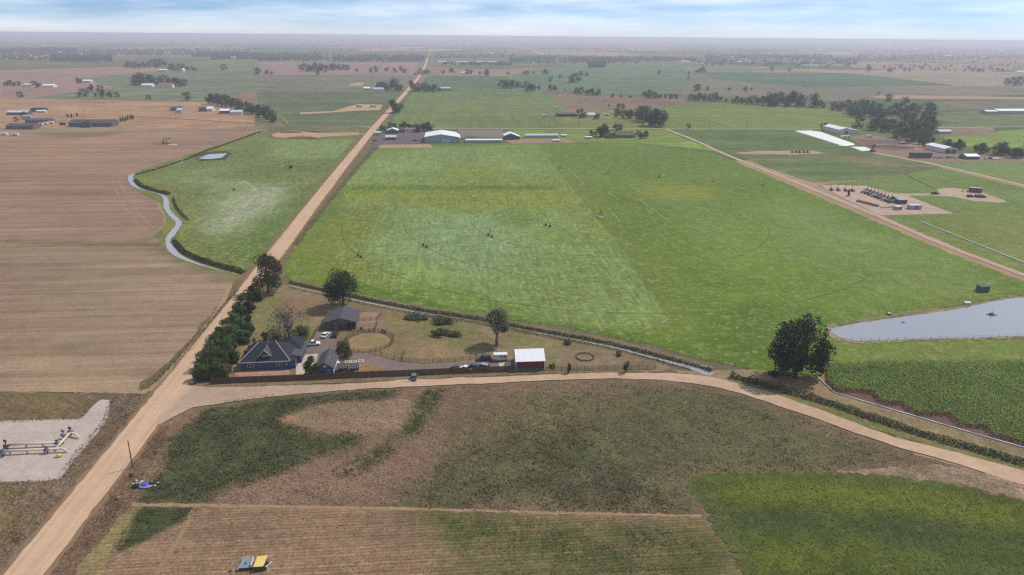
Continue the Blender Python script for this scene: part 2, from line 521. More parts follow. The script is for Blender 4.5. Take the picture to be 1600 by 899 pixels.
link('ground', np_mesh('ground', [(-R_, -R_, 0), (R_, -R_, 0), (R_, R_, 0), (-R_, R_, 0)], [(0, 1, 2, 3)]), gm, kind='structure', label='wide patchwork plain of farm fields reaching the horizon', cat='ground')

# low swells of land before the horizon
hm = field_mat('hill_ground', [(700, .82, 1.15), (150, .8, 1.2)], [(1500, 120, 0.05, .8, 1.2)])
for k, (d0, h, x0, x1, colr) in enumerate([(9500, 22, -6500, -500, A(150, 132, 112)), (13000, 34, -9500, 2500, A(140, 130, 108)), (12500, 26, 1200, 9500, A(134, 126, 104)),
                                           (19000, 52, -14000, -1500, A(150, 130, 112)), (20500, 44, -3000, 15500, A(138, 128, 112))]):
    nx, ny = 90, 9
    X = np.linspace(x0, x1, nx); T = np.linspace(-1, 1, ny); V = []
    for j in range(ny):
        for i in range(nx):
            e = min(1.0, 6 * min(i, nx - 1 - i) / nx)
            hh = h * e * (0.35 + 0.65 * float(fbm(np.array([X[i]]), np.array([k * 999.0]), 2300, 5 + k)[0])) * (1 - T[j] ** 2)
            V.append((X[i], d0 + T[j] * 1500, hh - 0.6))
    F = [(j * nx + i, j * nx + i + 1, (j + 1) * nx + i + 1, (j + 1) * nx + i) for j in range(ny - 1) for i in range(nx - 1)]
    link('hills', np_mesh('hills', V, F, np.tile(np.array(colr), (len(V), 1)), True), hm, kind='structure', label='low hazy swell of farmland near the horizon', cat='hill', group='swells of land near the horizon')

# ---- far fields: outline px, colour
FAR = [
    ('tan', [(0, 112), (230, 112), (120, 123), (180, 136), (40, 154), (0, 154)], (150, 122, 104)),
    ('green', [(40, 154), (180, 136), (115, 123), (235, 112), (402, 110), (402, 142), (330, 160)], (112, 118, 86)),
    ('tan', [(0, 154), (330, 160), (402, 178), (402, 200), (0, 200)], (168, 132, 98)),
    ('pinkish', [(404, 98), (655, 98), (648, 118), (404, 118)], (150, 122, 108)),
    ('olive', [(402, 118), (652, 118), (632, 143), (402, 143)], (118, 112, 88)),
    ('green', [(402, 143), (628, 143), (606, 172), (587, 196), (440, 196), (402, 160)], (98, 106, 68)),
    ('olive', [(398, 158), (444, 196), (416, 202), (398, 202)], (118, 112, 78)),
    ('olive', [(420, 196), (586, 196), (572, 214), (416, 218)], (114, 110, 72)),
    ('darkgreen', [(668, 118), (798, 119), (800, 143), (648, 143)], (92, 106, 72)),
    ('green', [(648, 143), (858, 143), (878, 160), (886, 182), (872, 201), (608, 201), (618, 180)], (112, 122, 68)),
    ('brown', [(798, 108), (836, 106), (830, 117), (800, 118)], (146, 118, 104)),
    ('green', [(836, 106), (1060, 104), (1090, 118), (1060, 146), (905, 148), (800, 143), (800, 118)], (102, 116, 82)),
    ('olive', [(1060, 104), (1300, 108), (1110, 112), (1090, 118)], (116, 122, 86)),
    ('darkgreen', [(1094, 113), (1318, 114), (1400, 122), (1492, 134), (1270, 137), (1120, 126)], (86, 104, 74)),
    ('tan', [(1318, 114), (1420, 112), (1600, 113), (1600, 134), (1492, 134), (1400, 122)], (150, 132, 104)),
    ('olive', [(1090, 122), (1270, 137), (1600, 135), (1600, 148), (1300, 158), (1060, 148)], (124, 114, 90)),
    ('brown', [(858, 144), (905, 148), (1060, 152), (1080, 160), (1020, 170), (960, 176), (886, 176)], (134, 112, 88)),
    ('olive', [(886, 176), (1020, 168), (1040, 202), (872, 201)], (122, 124, 68)),
    ('green', [(1040, 166), (1080, 160), (1200, 164), (1300, 170), (1350, 192), (1342, 202), (1040, 202)], (114, 128, 60)),
    ('olive', [(1455, 158), (1600, 156), (1600, 172), (1470, 172)], (112, 110, 80)),
    ('green', [(1460, 176), (1600, 172), (1600, 198), (1460, 200)], (104, 116, 72)),
    ('green', [(1470, 212), (1600, 202), (1600, 232), (1490, 228)], (124, 140, 66)),
    ('tan', [(1460, 199), (1550, 200), (1560, 210), (1470, 214)], (140, 120, 96)),
    ('lawn', [(800, 203), (1036, 203), (1120, 236), (1000, 224), (870, 222), (800, 226)], (124, 140, 62)),
]
FL = dict(tan='dry tan field', green='green crop field', pinkish='pinkish bare field', olive='olive pasture', darkgreen='dark green crop field', brown='brown fallow field', lawn='rough green paddock')
for i, (k, px, c) in enumerate(FAR):
    sheet('field', px, A(*c), M_farN if i % 3 == 0 else M_far, jit=1.2, step=14, vary=.12, vscale=120, grid=0, label=FL[k] + ' out on the plain', cat='field')

ribbon('verge', [(-40, 960), (36, 899), (166, 739), (277, 597), (365, 484), (442, 381), (510, 290), (566, 225), (607, 175), (638, 140)], [16, 20, 22, 24, 24, 24, 22, 20, 18, 14], A(120, 102, 74), M_grass, smooth=0, jit=.6, label='dry grass verge along the whole gravel road', cat='verge')
# ---- left: the big stubble field
sheet('stubble_field', [(-420, 205), (60, 206), (300, 203), (420, 196), (300, 245), (215, 275), (205, 284), (245, 320), (255, 345), (240, 370), (300, 405), (372, 434), (350, 468), (300, 530), (215, 612), (0, 612), (-700, 612)],
      A(152, 122, 100), M_stubble, grid=7, jit=.8, vary=.12, vscale=60, paint=[
          ([(0, 375), (260, 390), (380, 440), (300, 540), (200, 620), (0, 620)], A(150, 128, 102), 14, .8),
          ([(0, 555), (230, 575), (205, 615), (0, 615)], A(168, 142, 112), 6, .7),
          ([(0, 205), (190, 205), (160, 255), (0, 260)], A(164, 130, 98), 20, .6),
          ([(60, 208), (200, 206), (160, 214), (80, 213)], A(118, 100, 66), 10, .7),
          ([(200, 272), (262, 300), (285, 340), (255, 372), (205, 385), (250, 350), (235, 318)], A(134, 112, 84), 3, .7),
          ([(205, 372), (300, 392), (372, 432), (355, 442), (280, 412)], A(110, 108, 62), 4, .9),
          ([(0, 375), (260, 380), (262, 386), (0, 382)], A(112, 102, 70), 3, .8),
          ([(0, 300), (170, 300), (160, 306), (0, 305)], A(132, 104, 82), 5, .7),
          ([(0, 415), (250, 420), (250, 426), (0, 424)], A(136, 114, 92), 4, .8),
          ([(0, 530), (190, 545), (185, 552), (0, 540)], A(128, 108, 86), 4, .8),
          ([(0, 450), (210, 452), (210, 458), (0, 458)], A(138, 118, 94), 4, .7)],
      label='wide tan stubble field left of the gravel road', cat='field')
for k, (a, b2) in enumerate([((176, 282), (192, 320)), ((186, 282), (205, 318))]):
    ribbon('wheel_track', [a, ((a[0] + b2[0]) / 2 - 2, (a[1] + b2[1]) / 2), b2, (b2[0] + 22, b2[1] + 28), (b2[0] + 34, b2[1] + 36)], .8, A(160, 132, 102), M_dirt, smooth=2, label='curved tractor track in the stubble beside the canal bend', cat='track')

# ---- left green field with the sprinkler
sheet('irrigated_field', [(557, 216), (512, 272), (470, 322), (428, 376), (400, 412), (378, 424), (330, 408), (292, 398), (276, 382), (272, 362), (290, 342), (276, 318), (264, 300), (228, 288), (212, 277), (290, 250), (350, 228), (412, 205), (424, 217)],
      A(108, 118, 62), M_mown, grid=5, jit=.7, vary=.14, vscale=40, paint=[
          ([(262, 300), (290, 342), (272, 372), (300, 398), (320, 402), (300, 370), (318, 340), (290, 310), (240, 282)], A(128, 122, 52), 4, .75),
          ([(320, 280), (460, 285), (440, 330), (380, 365), (330, 375), (300, 350)], A(132, 142, 98), 10, .85),
          ([(395, 293), (452, 293), (425, 325), (370, 352), (320, 370), (350, 320)], A(154, 158, 124), 4, .9),
          ([(240, 275), (330, 262), (400, 258), (300, 285)], A(118, 136, 82), 9, .8),
          ([(430, 219), (556, 218), (530, 250), (420, 250)], A(126, 142, 84), 6, .8),
          ([(500, 247), (532, 248), (510, 262), (488, 262)], A(84, 110, 56), 4, .8),
          ([(470, 298), (500, 286), (430, 374), (400, 408), (340, 400), (390, 360)], A(88, 114, 44), 8, .7),
          ([(300, 398), (400, 410), (378, 424), (330, 412)], A(118, 112, 68), 3, .6),
          ([(240, 288), (262, 278), (300, 268), (262, 298)], A(112, 104, 66), 5, .6)],
      label='green irrigated field between the canal and the gravel road', cat='field')
sheet('ditch_bank', [(196, 276), (214, 268), (300, 240), (352, 224), (412, 203), (424, 210), (352, 236), (296, 254), (226, 280), (262, 296), (280, 312), (292, 342), (276, 366), (284, 386), (330, 408), (380, 426), (372, 436), (300, 412), (262, 396), (248, 376), (258, 352), (262, 340), (250, 318), (214, 300)],
      A(118, 120, 60), M_grass, grid=3, jit=.5, vary=.2, vscale=14, label='grassy banks of the winding canal', cat='bank')
# far dirt pads on the left green field
sheet('dirt_pad', [(424, 211), (436, 207), (470, 206), (500, 208), (560, 207), (566, 211), (505, 214), (492, 217), (450, 216), (430, 215)], A(188, 152, 112), M_dirt, jit=.7, label='bare tan dirt lot with spoil heaps beside the gravel road', cat='pad')
sheet('well_pad', [(548, 166), (560, 163), (598, 164), (594, 172), (548, 174), (470, 179), (468, 176), (520, 174)], A(188, 156, 122), M_dirt, jit=.5, label='pale well pad with its lane in the far green field', cat='pad')
sheet('dirt_pad', [(548, 131), (560, 129), (570, 129), (566, 134), (545, 134)], A(186, 156, 124), M_dirt, jit=.5, label='small pale dirt pad on the far olive field', cat='pad')

# ---- the great hay field
sheet('hay_field', [(441, 428), (468, 444), (560, 463), (700, 486), (800, 501), (900, 514), (1000, 536), (1100, 563), (1172, 577), (1240, 588), (1292, 590), (1760, 582), (1760, 505), (1600, 440), (1480, 394), (1370, 347), (1262, 301), (1200, 274), (1132, 246), (1108, 239), (1000, 226), (842, 223), (680, 227), (594, 233), (577, 240), (532, 288), (500, 330), (466, 374)],
      A(102, 122, 42), M_hay, grid=6, jit=.7, vary=.12, vscale=60, paint=[
          ([(560, 250), (600, 238), (835, 228), (880, 275), (560, 285)], A(128, 138, 84), 12, .75),
          ([(540, 290), (880, 280), (930, 335), (700, 330), (520, 320)], A(126, 134, 50), 12, .7),
          ([(540, 320), (700, 318), (880, 330), (960, 400), (1030, 495), (880, 500), (720, 480), (600, 440), (560, 380)], A(130, 140, 86), 14, .8),
          ([(610, 330), (760, 335), (800, 400), (740, 440), (620, 400)], A(122, 144, 92), 16, .6),
          ([(450, 405), (520, 330), (560, 330), (540, 400), (560, 440), (480, 440)], A(118, 122, 44), 8, .6),
          ([(850, 260), (900, 262), (1050, 420), (1110, 540), (1030, 515), (960, 400)], A(104, 120, 46), 7, .7),
          ([(545, 292), (880, 292), (890, 297), (545, 297)], A(92, 118, 34), 3, .8),
          ([(1000, 300), (1060, 300), (1200, 400), (1140, 420)], A(118, 136, 66), 18, .7),
          ([(1000, 290), (1120, 292), (1120, 310), (1000, 310)], A(140, 138, 50), 8, .5),
          ([(1240, 320), (1360, 360), (1500, 420), (1420, 440), (1240, 400)], A(118, 138, 74), 20, .7),
          ([(1340, 440), (1500, 430), (1560, 455), (1330, 490)], A(116, 132, 64), 10, .6),
          ([(540, 440), (700, 470), (860, 500), (1000, 520), (1130, 560), (1160, 578), (1000, 540), (860, 512), (700, 488), (560, 465)], A(88, 116, 30), 4, .95),
          ([(1130, 480), (1250, 470), (1290, 500), (1200, 580), (1100, 560)], A(84, 108, 34), 8, .8),
          ([(900, 500), (1000, 490), (1010, 510), (960, 512)], A(150, 160, 118), 4, .5),
          ([(1310, 500), (1600, 462), (1760, 452), (1760, 480), (1310, 512)], A(112, 120, 56), 4, .6),
          ([(1290, 530), (1760, 528), (1760, 545), (1290, 562)], A(110, 126, 54), 4, .9),
          ([(1290, 556), (1480, 545), (1760, 552), (1760, 560), (1290, 572)], A(126, 132, 66), 3, .7),
          ([(1290, 565), (1760, 556), (1760, 590), (1290, 590)], A(108, 120, 52), 3, .8),
          ([(590, 234), (690, 228), (640, 250), (560, 262)], A(118, 134, 52), 5, .6),
          ([(530, 300), (555, 292), (515, 345), (498, 352)], A(88, 106, 54), 5, .7)],
      label='huge mottled green hay field under the irrigation booms', cat='field')
sheet('mown_hay', [(556, 262), (600, 240), (700, 230), (838, 226), (872, 268), (960, 376), (1046, 500), (1000, 520), (880, 503), (720, 482), (590, 452), (540, 430), (524, 400), (548, 330), (534, 296)],
      A(122, 139, 74), M_mown, grid=6, jit=.5, vary=.14, vscale=45, paint=[
          ([(540, 288), (870, 282), (920, 325), (720, 322), (530, 316)], A(124, 132, 50), 10, .95),
          ([(545, 290), (868, 291), (872, 297), (545, 297)], A(88, 112, 40), 2.5, .9),
          ([(690, 255), (870, 275), (885, 292), (700, 282)], A(118, 132, 52), 8, .8),
          ([(800, 226), (840, 226), (900, 300), (860, 300)], A(112, 128, 60), 5, .6),
          ([(520, 330), (600, 322), (570, 400), (600, 450), (520, 420)], A(116, 122, 46), 8, .85),
          ([(620, 330), (780, 335), (820, 400), (760, 440), (630, 400)], A(126, 148, 98), 14, .8),
          ([(850, 310), (940, 330), (960, 370), (900, 350)], A(118, 130, 52), 6, .8),
          ([(780, 330), (840, 332), (830, 352), (790, 350)], A(100, 124, 50), 5, .8),
          ([(600, 440), (760, 462), (860, 490), (720, 482), (580, 452)], A(104, 124, 48), 4, .8)],
      label='mottled mown part of the hay field left of the diagonal edge', cat='field')
# pale lines and wheel tracks in the hay
PIV = P(939, 340); 
def arc(cx, towers, name, lab, a0, a1, w, col):
    for t in towers:
        q = P(*t); r = math.hypot(q.x - cx.x, q.y - cx.y)
        pts = [(cx.x + r * math.cos(a), cx.y + r * math.sin(a)) for a in np.linspace(math.radians(a0), math.radians(a1), 70)]
        ribbon(name, pts, w, col, M_dirt, world_pts=True, smooth=0, jit=.12, label=lab, cat='track')
TOW1 = [(562, 402), (664, 386), (766, 370), (856, 354)]
TOW2 = [(950, 272), (1030, 277), (1115, 284), (1192, 290)]
tr = A(92, 104, 50)
for i, t in enumerate(TOW1):
    arc(PIV, [t], 'wheel_track', 'dark curved wheel track behind the %s boom tower from its end' % ['outermost', 'second', 'third', 'innermost'][i], 188, [318, 300, 312, 330][i], [.6, .5, .5, .4][i], tr)
arc(PIV, [(1196, 350)], 'wheel_track', 'long faint wheel track sweeping through the right of the hay field', 300, 350, .4, tr)
for k, (a, b2) in enumerate([((888, 263), (912, 287)), ((950, 326), (968, 345)), ((950, 300), (966, 312)), ((1000, 312), (1050, 350)), ((985, 290), (1003, 302))]):
    ribbon('hay_swath', [a, b2], .6, A(146, 158, 104), M_dirt, smooth=0, label='thin pale swath line mown in the hay, %s' % ['beside the far boom pivot', 'right of the near boom pivot', 'above the near boom pivot', 'longest, in mid field', 'short, above the longest'][k], cat='swath')

# road verge strip (dark, dry) right of the gravel road along the hay field
ribbon('verge', [(462, 384), (500, 333), (543, 280), (584, 234), (597, 220)], [2.5, 3.5, 3.5, 4, 3], A(98, 88, 60), M_grass, smooth=0, jit=.6, label='dry brown verge between gravel road and hay field', cat='verge')
ribbon('verge', [(405, 405), (470, 322), (530, 250), (566, 208)], [5, 5, 5, 4], A(112, 114, 62), M_grass, smooth=0, jit=.6, label='grassy verge left of the gravel road beside the irrigated field', cat='verge')

# ---- right side: between the lane and the dairy
sheet('field', [(1046, 205), (1238, 206), (1340, 232), (1300, 237), (1180, 238), (1120, 230)], A(98, 114, 64), M_far, jit=.8, vscale=60, label='dark green field left of the long white sheet', cat='field')
sheet('field', [(1120, 230), (1180, 240), (1300, 240), (1400, 240), (1470, 262), (1420, 272), (1360, 280), (1270, 286), (1200, 262)], A(112, 114, 72), M_far, jit=.8, vscale=50, grid=10, paint=[
    ([(1195, 252), (1300, 250), (1400, 262), (1360, 278), (1270, 284), (1230, 270)], A(96, 114, 58), 12, .9), ([(1290, 240), (1480, 262), (1360, 262)], A(132, 118, 84), 8, .7),
    ([(1250, 283), (1360, 276), (1420, 268), (1430, 272), (1330, 284), (1270, 290)], A(122, 116, 76), 5, .8)], label='olive field between the lane and the cattle yard', cat='field')
sheet('field', [(1278, 290), (1420, 272), (1470, 262), (1760, 334), (1760, 500), (1600, 428), (1470, 376), (1372, 334), (1330, 312)], A(106, 124, 60), M_hay, jit=.8, grid=8, vscale=40, paint=[
    ([(1500, 330), (1760, 330), (1760, 500), (1600, 428), (1480, 380), (1420, 350)], A(120, 126, 62), 14, .8), ([(1400, 335), (1500, 335), (1560, 400), (1480, 380)], A(112, 122, 52), 8, .6)],
    label='green field around the gas plant on the right', cat='field')
sheet('field', [(1440, 250), (1600, 252), (1760, 256), (1760, 330), (1600, 288), (1500, 264)], A(112, 128, 72), M_hay, jit=.8, vscale=40, label='green strip field right of the cattle yard drive', cat='field')
sheet('dirt_yard', [(1326, 214), (1352, 211), (1400, 216), (1432, 222), (1470, 240), (1600, 246), (1760, 250), (1760, 256), (1500, 252), (1452, 252), (1420, 248), (1366, 240), (1344, 226)], A(146, 118, 100), M_dirt, jit=.7, grid=5, vscale=20, paint=[
    ([(1336, 218), (1420, 220), (1440, 232), (1400, 236), (1350, 230)], A(112, 92, 82), 3, .9)], label='brown dirt yard of the cattle farm', cat='yard')
ribbon('dirt_drive', [(1360, 238), (1420, 249), (1500, 266), (1600, 290), (1720, 320)], [5, 5, 5, 5, 5], A(182, 166, 130), M_lane, smooth=1, label='pale dirt drive from the cattle yard to the right edge', cat='drive')
sheet('dirt_yard', [(1412, 208), (1424, 214), (1440, 228), (1446, 234), (1430, 234), (1412, 222)], A(166, 136, 110), M_dirt, jit=.4, label='pale dirt track climbing out of the trees', cat='track')
sheet('dirt_strip', [(1150, 239), (1190, 236), (1270, 236), (1292, 240), (1240, 242), (1160, 241)], A(178, 146, 118), M_dirt, jit=.4, label='bare tan strip in the field left of the white sheet', cat='strip')
sheet('dirt_strip', [(1356, 151), (1390, 149), (1480, 150), (1600, 152), (1600, 156), (1480, 155), (1390, 155)], A(170, 138, 114), M_dirt, jit=.8, label='long bare strip of ground beyond the wood on the right', cat='strip')
ribbon('field_ditch', [(1414, 272), (1424, 279), (1445, 288), (1464, 297)], 1.6, A(70, 80, 44), M_grass, smooth=1, jit=.3, label='dark ditch line in the field above the gas plant lane', cat='ditch')
# gas plant pad and well pad
sheet('gravel_pad', [(1282, 291), (1300, 289), (1352, 291), (1400, 303), (1412, 304), (1490, 334), (1376, 337), (1330, 316)], A(188, 160, 140), M_lane, jit=.3, grid=4, label='gravel pad of the gas plant', cat='pad')
sheet('gravel_pad', [(1400, 303), (1462, 303), (1470, 295), (1490, 294), (1528, 299), (1574, 315), (1560, 317), (1520, 314), (1490, 308), (1460, 306), (1408, 306)], A(190, 164, 140), M_lane, jit=.3, label='gravel pad and lane of the small well site', cat='pad')

# ---- homestead ground
sheet('farmyard', [(300, 604), (345, 535), (384, 485), (410, 455), (446, 444), (560, 469), (640, 486), (760, 510), (880, 533), (960, 548), (1040, 570), (1050, 578), (1032, 582), (850, 584), (560, 598), (360, 606)],
      A(132, 114, 84), M_grass, grid=1.8, jit=.3, vary=.16, vscale=12, paint=[
          ([(392, 520), (400, 475), (432, 462), (446, 472), (440, 510), (430, 520)], A(124, 122, 72), 2, .9),
          ([(438, 462), (500, 468), (512, 482), (500, 500), (470, 495), (440, 500)], A(142, 112, 84), 3, .8),
          ([(458, 510), (490, 510), (494, 528), (475, 534), (456, 528)], A(112, 124, 56), 1.2, .9),
          ([(592, 490), (640, 490), (700, 515), (690, 540), (630, 555), (600, 545), (612, 515)], A(130, 116, 76), 4, .7),
          ([(648, 500), (720, 500), (725, 520), (660, 525)], A(104, 112, 62), 3, .7),
          ([(790, 515), (860, 530), (880, 570), (852, 570), (845, 545), (790, 540)], A(116, 118, 66), 3, .7),
          ([(700, 520), (745, 515), (740, 545), (700, 550)], A(112, 116, 66), 3, .8),
          ([(650, 545), (720, 530), (700, 556), (650, 558)], A(146, 120, 90), 3, .7),
          ([(880, 540), (960, 552), (1020, 572), (880, 576)], A(134, 114, 90), 3, .8),
          ([(360, 560), (385, 540), (410, 535), (400, 555), (375, 580)], A(164, 126, 84), 1.5, .8),
          ([(530, 568), (600, 565), (612, 580), (530, 584)], A(150, 118, 84), 1.2, .9)],
      label='dry grass and dirt of the farmstead', cat='yard')
sheet('gravel_yard', [(470, 548), (494, 518), (512, 510), (528, 514), (520, 530), (532, 548), (552, 550), (580, 556), (620, 566), (680, 571), (760, 566), (800, 560), (804, 570), (780, 576), (690, 582), (620, 583), (600, 576), (560, 562), (530, 560), (520, 556), (496, 560), (474, 560)],
      A(128, 112, 104), M_lane, grid=2, jit=.3, smooth=1, label='grey gravel yard and drive inside the farmstead', cat='drive')
sheet('concrete_apron', [(464, 556), (496, 553), (494, 566), (488, 588), (462, 586)], A(196, 180, 164), M_lane, jit=.1, label='pale concrete apron between house and garage', cat='apron')
sheet('concrete_slab', [(779, 566), (798, 563), (798, 576), (781, 577)], A(206, 184, 164), M_lane, jit=.05, label='pale concrete slab at the end of the red barn', cat='slab')
sheet('corral_ground', [(556, 490), (594, 488), (590, 514), (560, 517), (552, 512)], A(158, 128, 108), M_dirt, jit=.2, label='bare dirt of the corral behind the stable', cat='yard')
sheet('brick_patio', [(368, 582), (452, 578), (454, 588), (368, 592)], A(172, 136, 116), M_lane, jit=.05, label='pinkish paved terrace in front of the blue house', cat='terrace')

# ---- foreground fields
GRN = A(74, 82, 51); GRN2 = A(88, 94, 58); SOIL = A(128, 104, 82)
def c7(*pts): return [(x / 2.817 + 180, y / 2.817 + 580) for x, y in pts]
PATCH = [
    ([(0, 600), (1700, 600), (1700, 1200), (0, 1200)], A(112, 96, 72), 10, .5, 16),
    ([(640, 800), (630, 770), (680, 730), (750, 655), (850, 616), (960, 602), (1100, 610), (1250, 652), (1400, 702), (1455, 726), (1290, 738), (1075, 748), (1092, 806), (900, 800)], A(98, 96, 64), 7, .9),
    ([(660, 790), (680, 735), (760, 690), (900, 650), (1000, 700), (1060, 770), (1080, 804), (900, 800)], A(82, 84, 60), 6, .8, 9),
    ([(820, 615), (960, 604), (1000, 640), (900, 680), (780, 690), (760, 650)], A(114, 100, 72), 6, .7),
    (c7((235, 300), (400, 172), (560, 145), (720, 108), (1000, 92), (1230, 85), (1230, 125), (1000, 138), (850, 160), (745, 200), (735, 225), (800, 245), (900, 265), (1000, 275), (1090, 285), (1040, 330), (940, 365), (850, 395), (740, 450), (600, 500), (480, 530), (400, 578), (80, 578), (150, 500), (220, 420), (230, 360)), GRN, 2.6, .88),
    (c7((1340, 90), (1465, 80), (1400, 180), (1340, 260), (1260, 340), (1150, 420), (1050, 465), (920, 487), (980, 430), (1020, 395), (1120, 370), (1200, 310), (1290, 240)), GRN2, 1.6, .85),
    (c7((740, 205), (850, 160), (1050, 132), (1280, 125), (1320, 170), (1250, 250), (1120, 275), (960, 268), (800, 240)), A(142, 118, 92), 1.5, .9),
    (c7((770, 195), (800, 195), (790, 225), (735, 222)), A(176, 132, 92), 1, .7),
    (c7((1000, 420), (1180, 370), (1350, 270), (1440, 260), (1380, 420), (1290, 560), (500, 590), (560, 520), (820, 410)), A(134, 108, 88), 3, .85),
    (c7((290, 180), (400, 170), (260, 290), (180, 440), (100, 460), (160, 350)), A(128, 104, 78), 1.5, .9),
    (c7((1290, 480), (1460, 330), (1500, 420), (1480, 600), (1240, 590)), A(92, 88, 62), 5, .7, 7),
]
sheet('weedy_field', [(56, 905), (120, 822), (190, 752), (254, 665), (300, 640), (420, 622), (560, 610), (700, 605), (880, 597), (980, 593), (1046, 596), (1120, 608), (1200, 631), (1300, 665), (1400, 703), (1500, 730), (1660, 775), (1660, 800), (1400, 760), (1100, 770), (1100, 810), (700, 800), (230, 792), (60, 985)],
      SOIL, M_weed, grid=1.1, jit=.25, vary=.14, vscale=14, paint=PATCH, label='weedy brown field in front of the farm road', cat='field')
sheet('tilled_field', [(95, 905), (200, 792), (228, 790), (640, 796), (1096, 808), (1125, 840), (1165, 905), (1240, 1120), (-80, 1120)],
      A(146, 118, 92), M_tilled, grid=1.1, jit=.15, vary=.1, vscale=14, paint=[
          ([(640, 800), (1100, 812), (1180, 925), (1240, 1120), (600, 1120), (690, 880)], A(108, 102, 64), 5, .85),
          ([(690, 808), (1000, 815), (1100, 850), (1140, 905), (800, 905), (700, 850)], A(88, 92, 53), 3.5, .85, 6),
          ([(206, 793), (308, 793), (290, 812), (240, 838), (180, 864)], GRN, .7, .95),
          ([(100, 900), (200, 793), (222, 793), (178, 862), (150, 905)], A(142, 128, 84), 1, .8),
          ([(300, 795), (440, 800), (470, 840), (420, 862), (330, 850), (260, 880), (300, 830)], A(122, 104, 78), 2, .6, 5)],
      label='tilled brown field with fine furrows at the bottom', cat='field')
ribbon('field_path', [(195, 789), (420, 792), (700, 797), (900, 803), (1096, 807)], [1.3, 1.0, .9, .8, .8], A(160, 132, 102), M_dirt, jit=.15, label='narrow pale path between weedy and tilled field', cat='path')
ribbon('field_path', [(305, 792), (286, 830), (262, 870), (240, 905)], 1.2, A(156, 128, 98), M_dirt, jit=.15, label='short pale wheel track crossing the tilled field', cat='path')
sheet('alfalfa_field', [(1072, 752), (1100, 742), (1290, 739), (1380, 744), (1480, 757), (1600, 783), (1760, 820), (1760, 1120), (1240, 1120), (1166, 905), (1120, 832)],
      A(84, 94, 42), M_grass, grid=1.2, jit=.7, vary=.18, vscale=10, paint=[
          ([(1110, 760), (1300, 750), (1500, 770), (1600, 795), (1600, 830), (1400, 800), (1250, 785), (1140, 800)], A(106, 112, 42), 2.5, .9),
          ([(1130, 800), (1400, 812), (1600, 830), (1600, 862), (1300, 838), (1150, 825)], A(72, 84, 46), 4, .9),
          ([(1160, 850), (1330, 850), (1420, 880), (1260, 905), (1180, 905)], A(98, 106, 40), 3, .8, 12),
          ([(1072, 755), (1120, 765), (1180, 905), (1160, 905), (1120, 835)], A(98, 98, 58), 1.2, .8),
          ([(1480, 830), (1600, 840), (1600, 905), (1500, 905)], A(80, 88, 46), 5, .8)],
      label='bright green alfalfa field in the bottom right corner', cat='field')
sheet('dirt_patch', [(1305, 738), (1380, 732), (1470, 726), (1540, 740), (1640, 768), (1640, 790), (1600, 781), (1500, 758), (1400, 746)], A(158, 132, 112), M_weed, grid=1.2, jit=.4, vary=.2, vscale=5, paint=[(None, A(108, 102, 66), 1, .6, 3)], label='bare pinkish patch between alfalfa and farm road', cat='patch')
# ground right of the farm road
sheet('ditch_bank', [(1046, 580), (1110, 580), (1180, 578), (1230, 590), (1290, 586), (1330, 618), (1440, 652), (1560, 688), (1680, 726), (1680, 764), (1500, 712), (1300, 652), (1200, 614), (1120, 592)],
      A(140, 122, 90), M_grass, grid=1.4, jit=.3, vary=.18, vscale=8, paint=[
          ([(1080, 586), (1200, 606), (1300, 640), (1500, 702), (1680, 755), (1680, 764), (1500, 714), (1300, 654), (1200, 616), (1120, 594)], A(112, 116, 62), 1.5, .85),
          ([(1180, 590), (1250, 590), (1300, 610), (1290, 620), (1220, 612)], A(150, 124, 96), 1.5, .8)],
      label='dry grass bank between farm road and corn', cat='bank')
# left foreground
sheet('scrub_ground', [(-500, 616), (60, 616), (232, 612), (200, 660), (120, 752), (40, 846), (0, 885), (-500, 1000)], A(122, 102, 82), M_weed, grid=1.6, jit=.3, vary=.2, vscale=9, paint=[
    ([(0, 618), (166, 618), (160, 640), (60, 662), (0, 662)], A(112, 96, 66), 3, .9), ([(0, 620), (110, 626), (100, 640), (0, 636)], A(128, 106, 72), 2, .7),
    ([(0, 755), (60, 755), (30, 830), (0, 850)], A(118, 104, 66), 3, .7, 6)], label='scrubby brown ground around the pipe station', cat='ground')
ribbon('dirt_track', [(-300, 608), (0, 610), (120, 611), (232, 612)], [2.2, 2.2, 2.2, 3], A(166, 140, 108), M_dirt, label='straight dirt track along the foot of the stubble field', cat='track')
sheet('gravel_pad', [(-420, 664), (0, 658), (128, 655), (146, 634), (160, 625), (172, 626), (168, 657), (92, 750), (60, 753), (0, 754), (-420, 764)], A(188, 172, 160), M_lane, grid=3, jit=.15, vary=.06, label='pale gravel pad of the pipe station', cat='pad')
sheet('verge', [(214, 612), (300, 530), (352, 466), (372, 452), (380, 455), (318, 540), (268, 588), (240, 606)], A(104, 98, 62), M_grass, grid=2, jit=.3, label='dark grassy ditch left of the gravel road', cat='verge')
sheet('verge', [(66, 905), (128, 830), (190, 752), (250, 668), (262, 664), (262, 690), (235, 720), (212, 770), (205, 790), (120, 890), (110, 905)], A(118, 94, 74), M_weed, grid=1.4, jit=.3, vary=.2, vscale=6, label='brown verge with pole right of the gravel road', cat='verge')

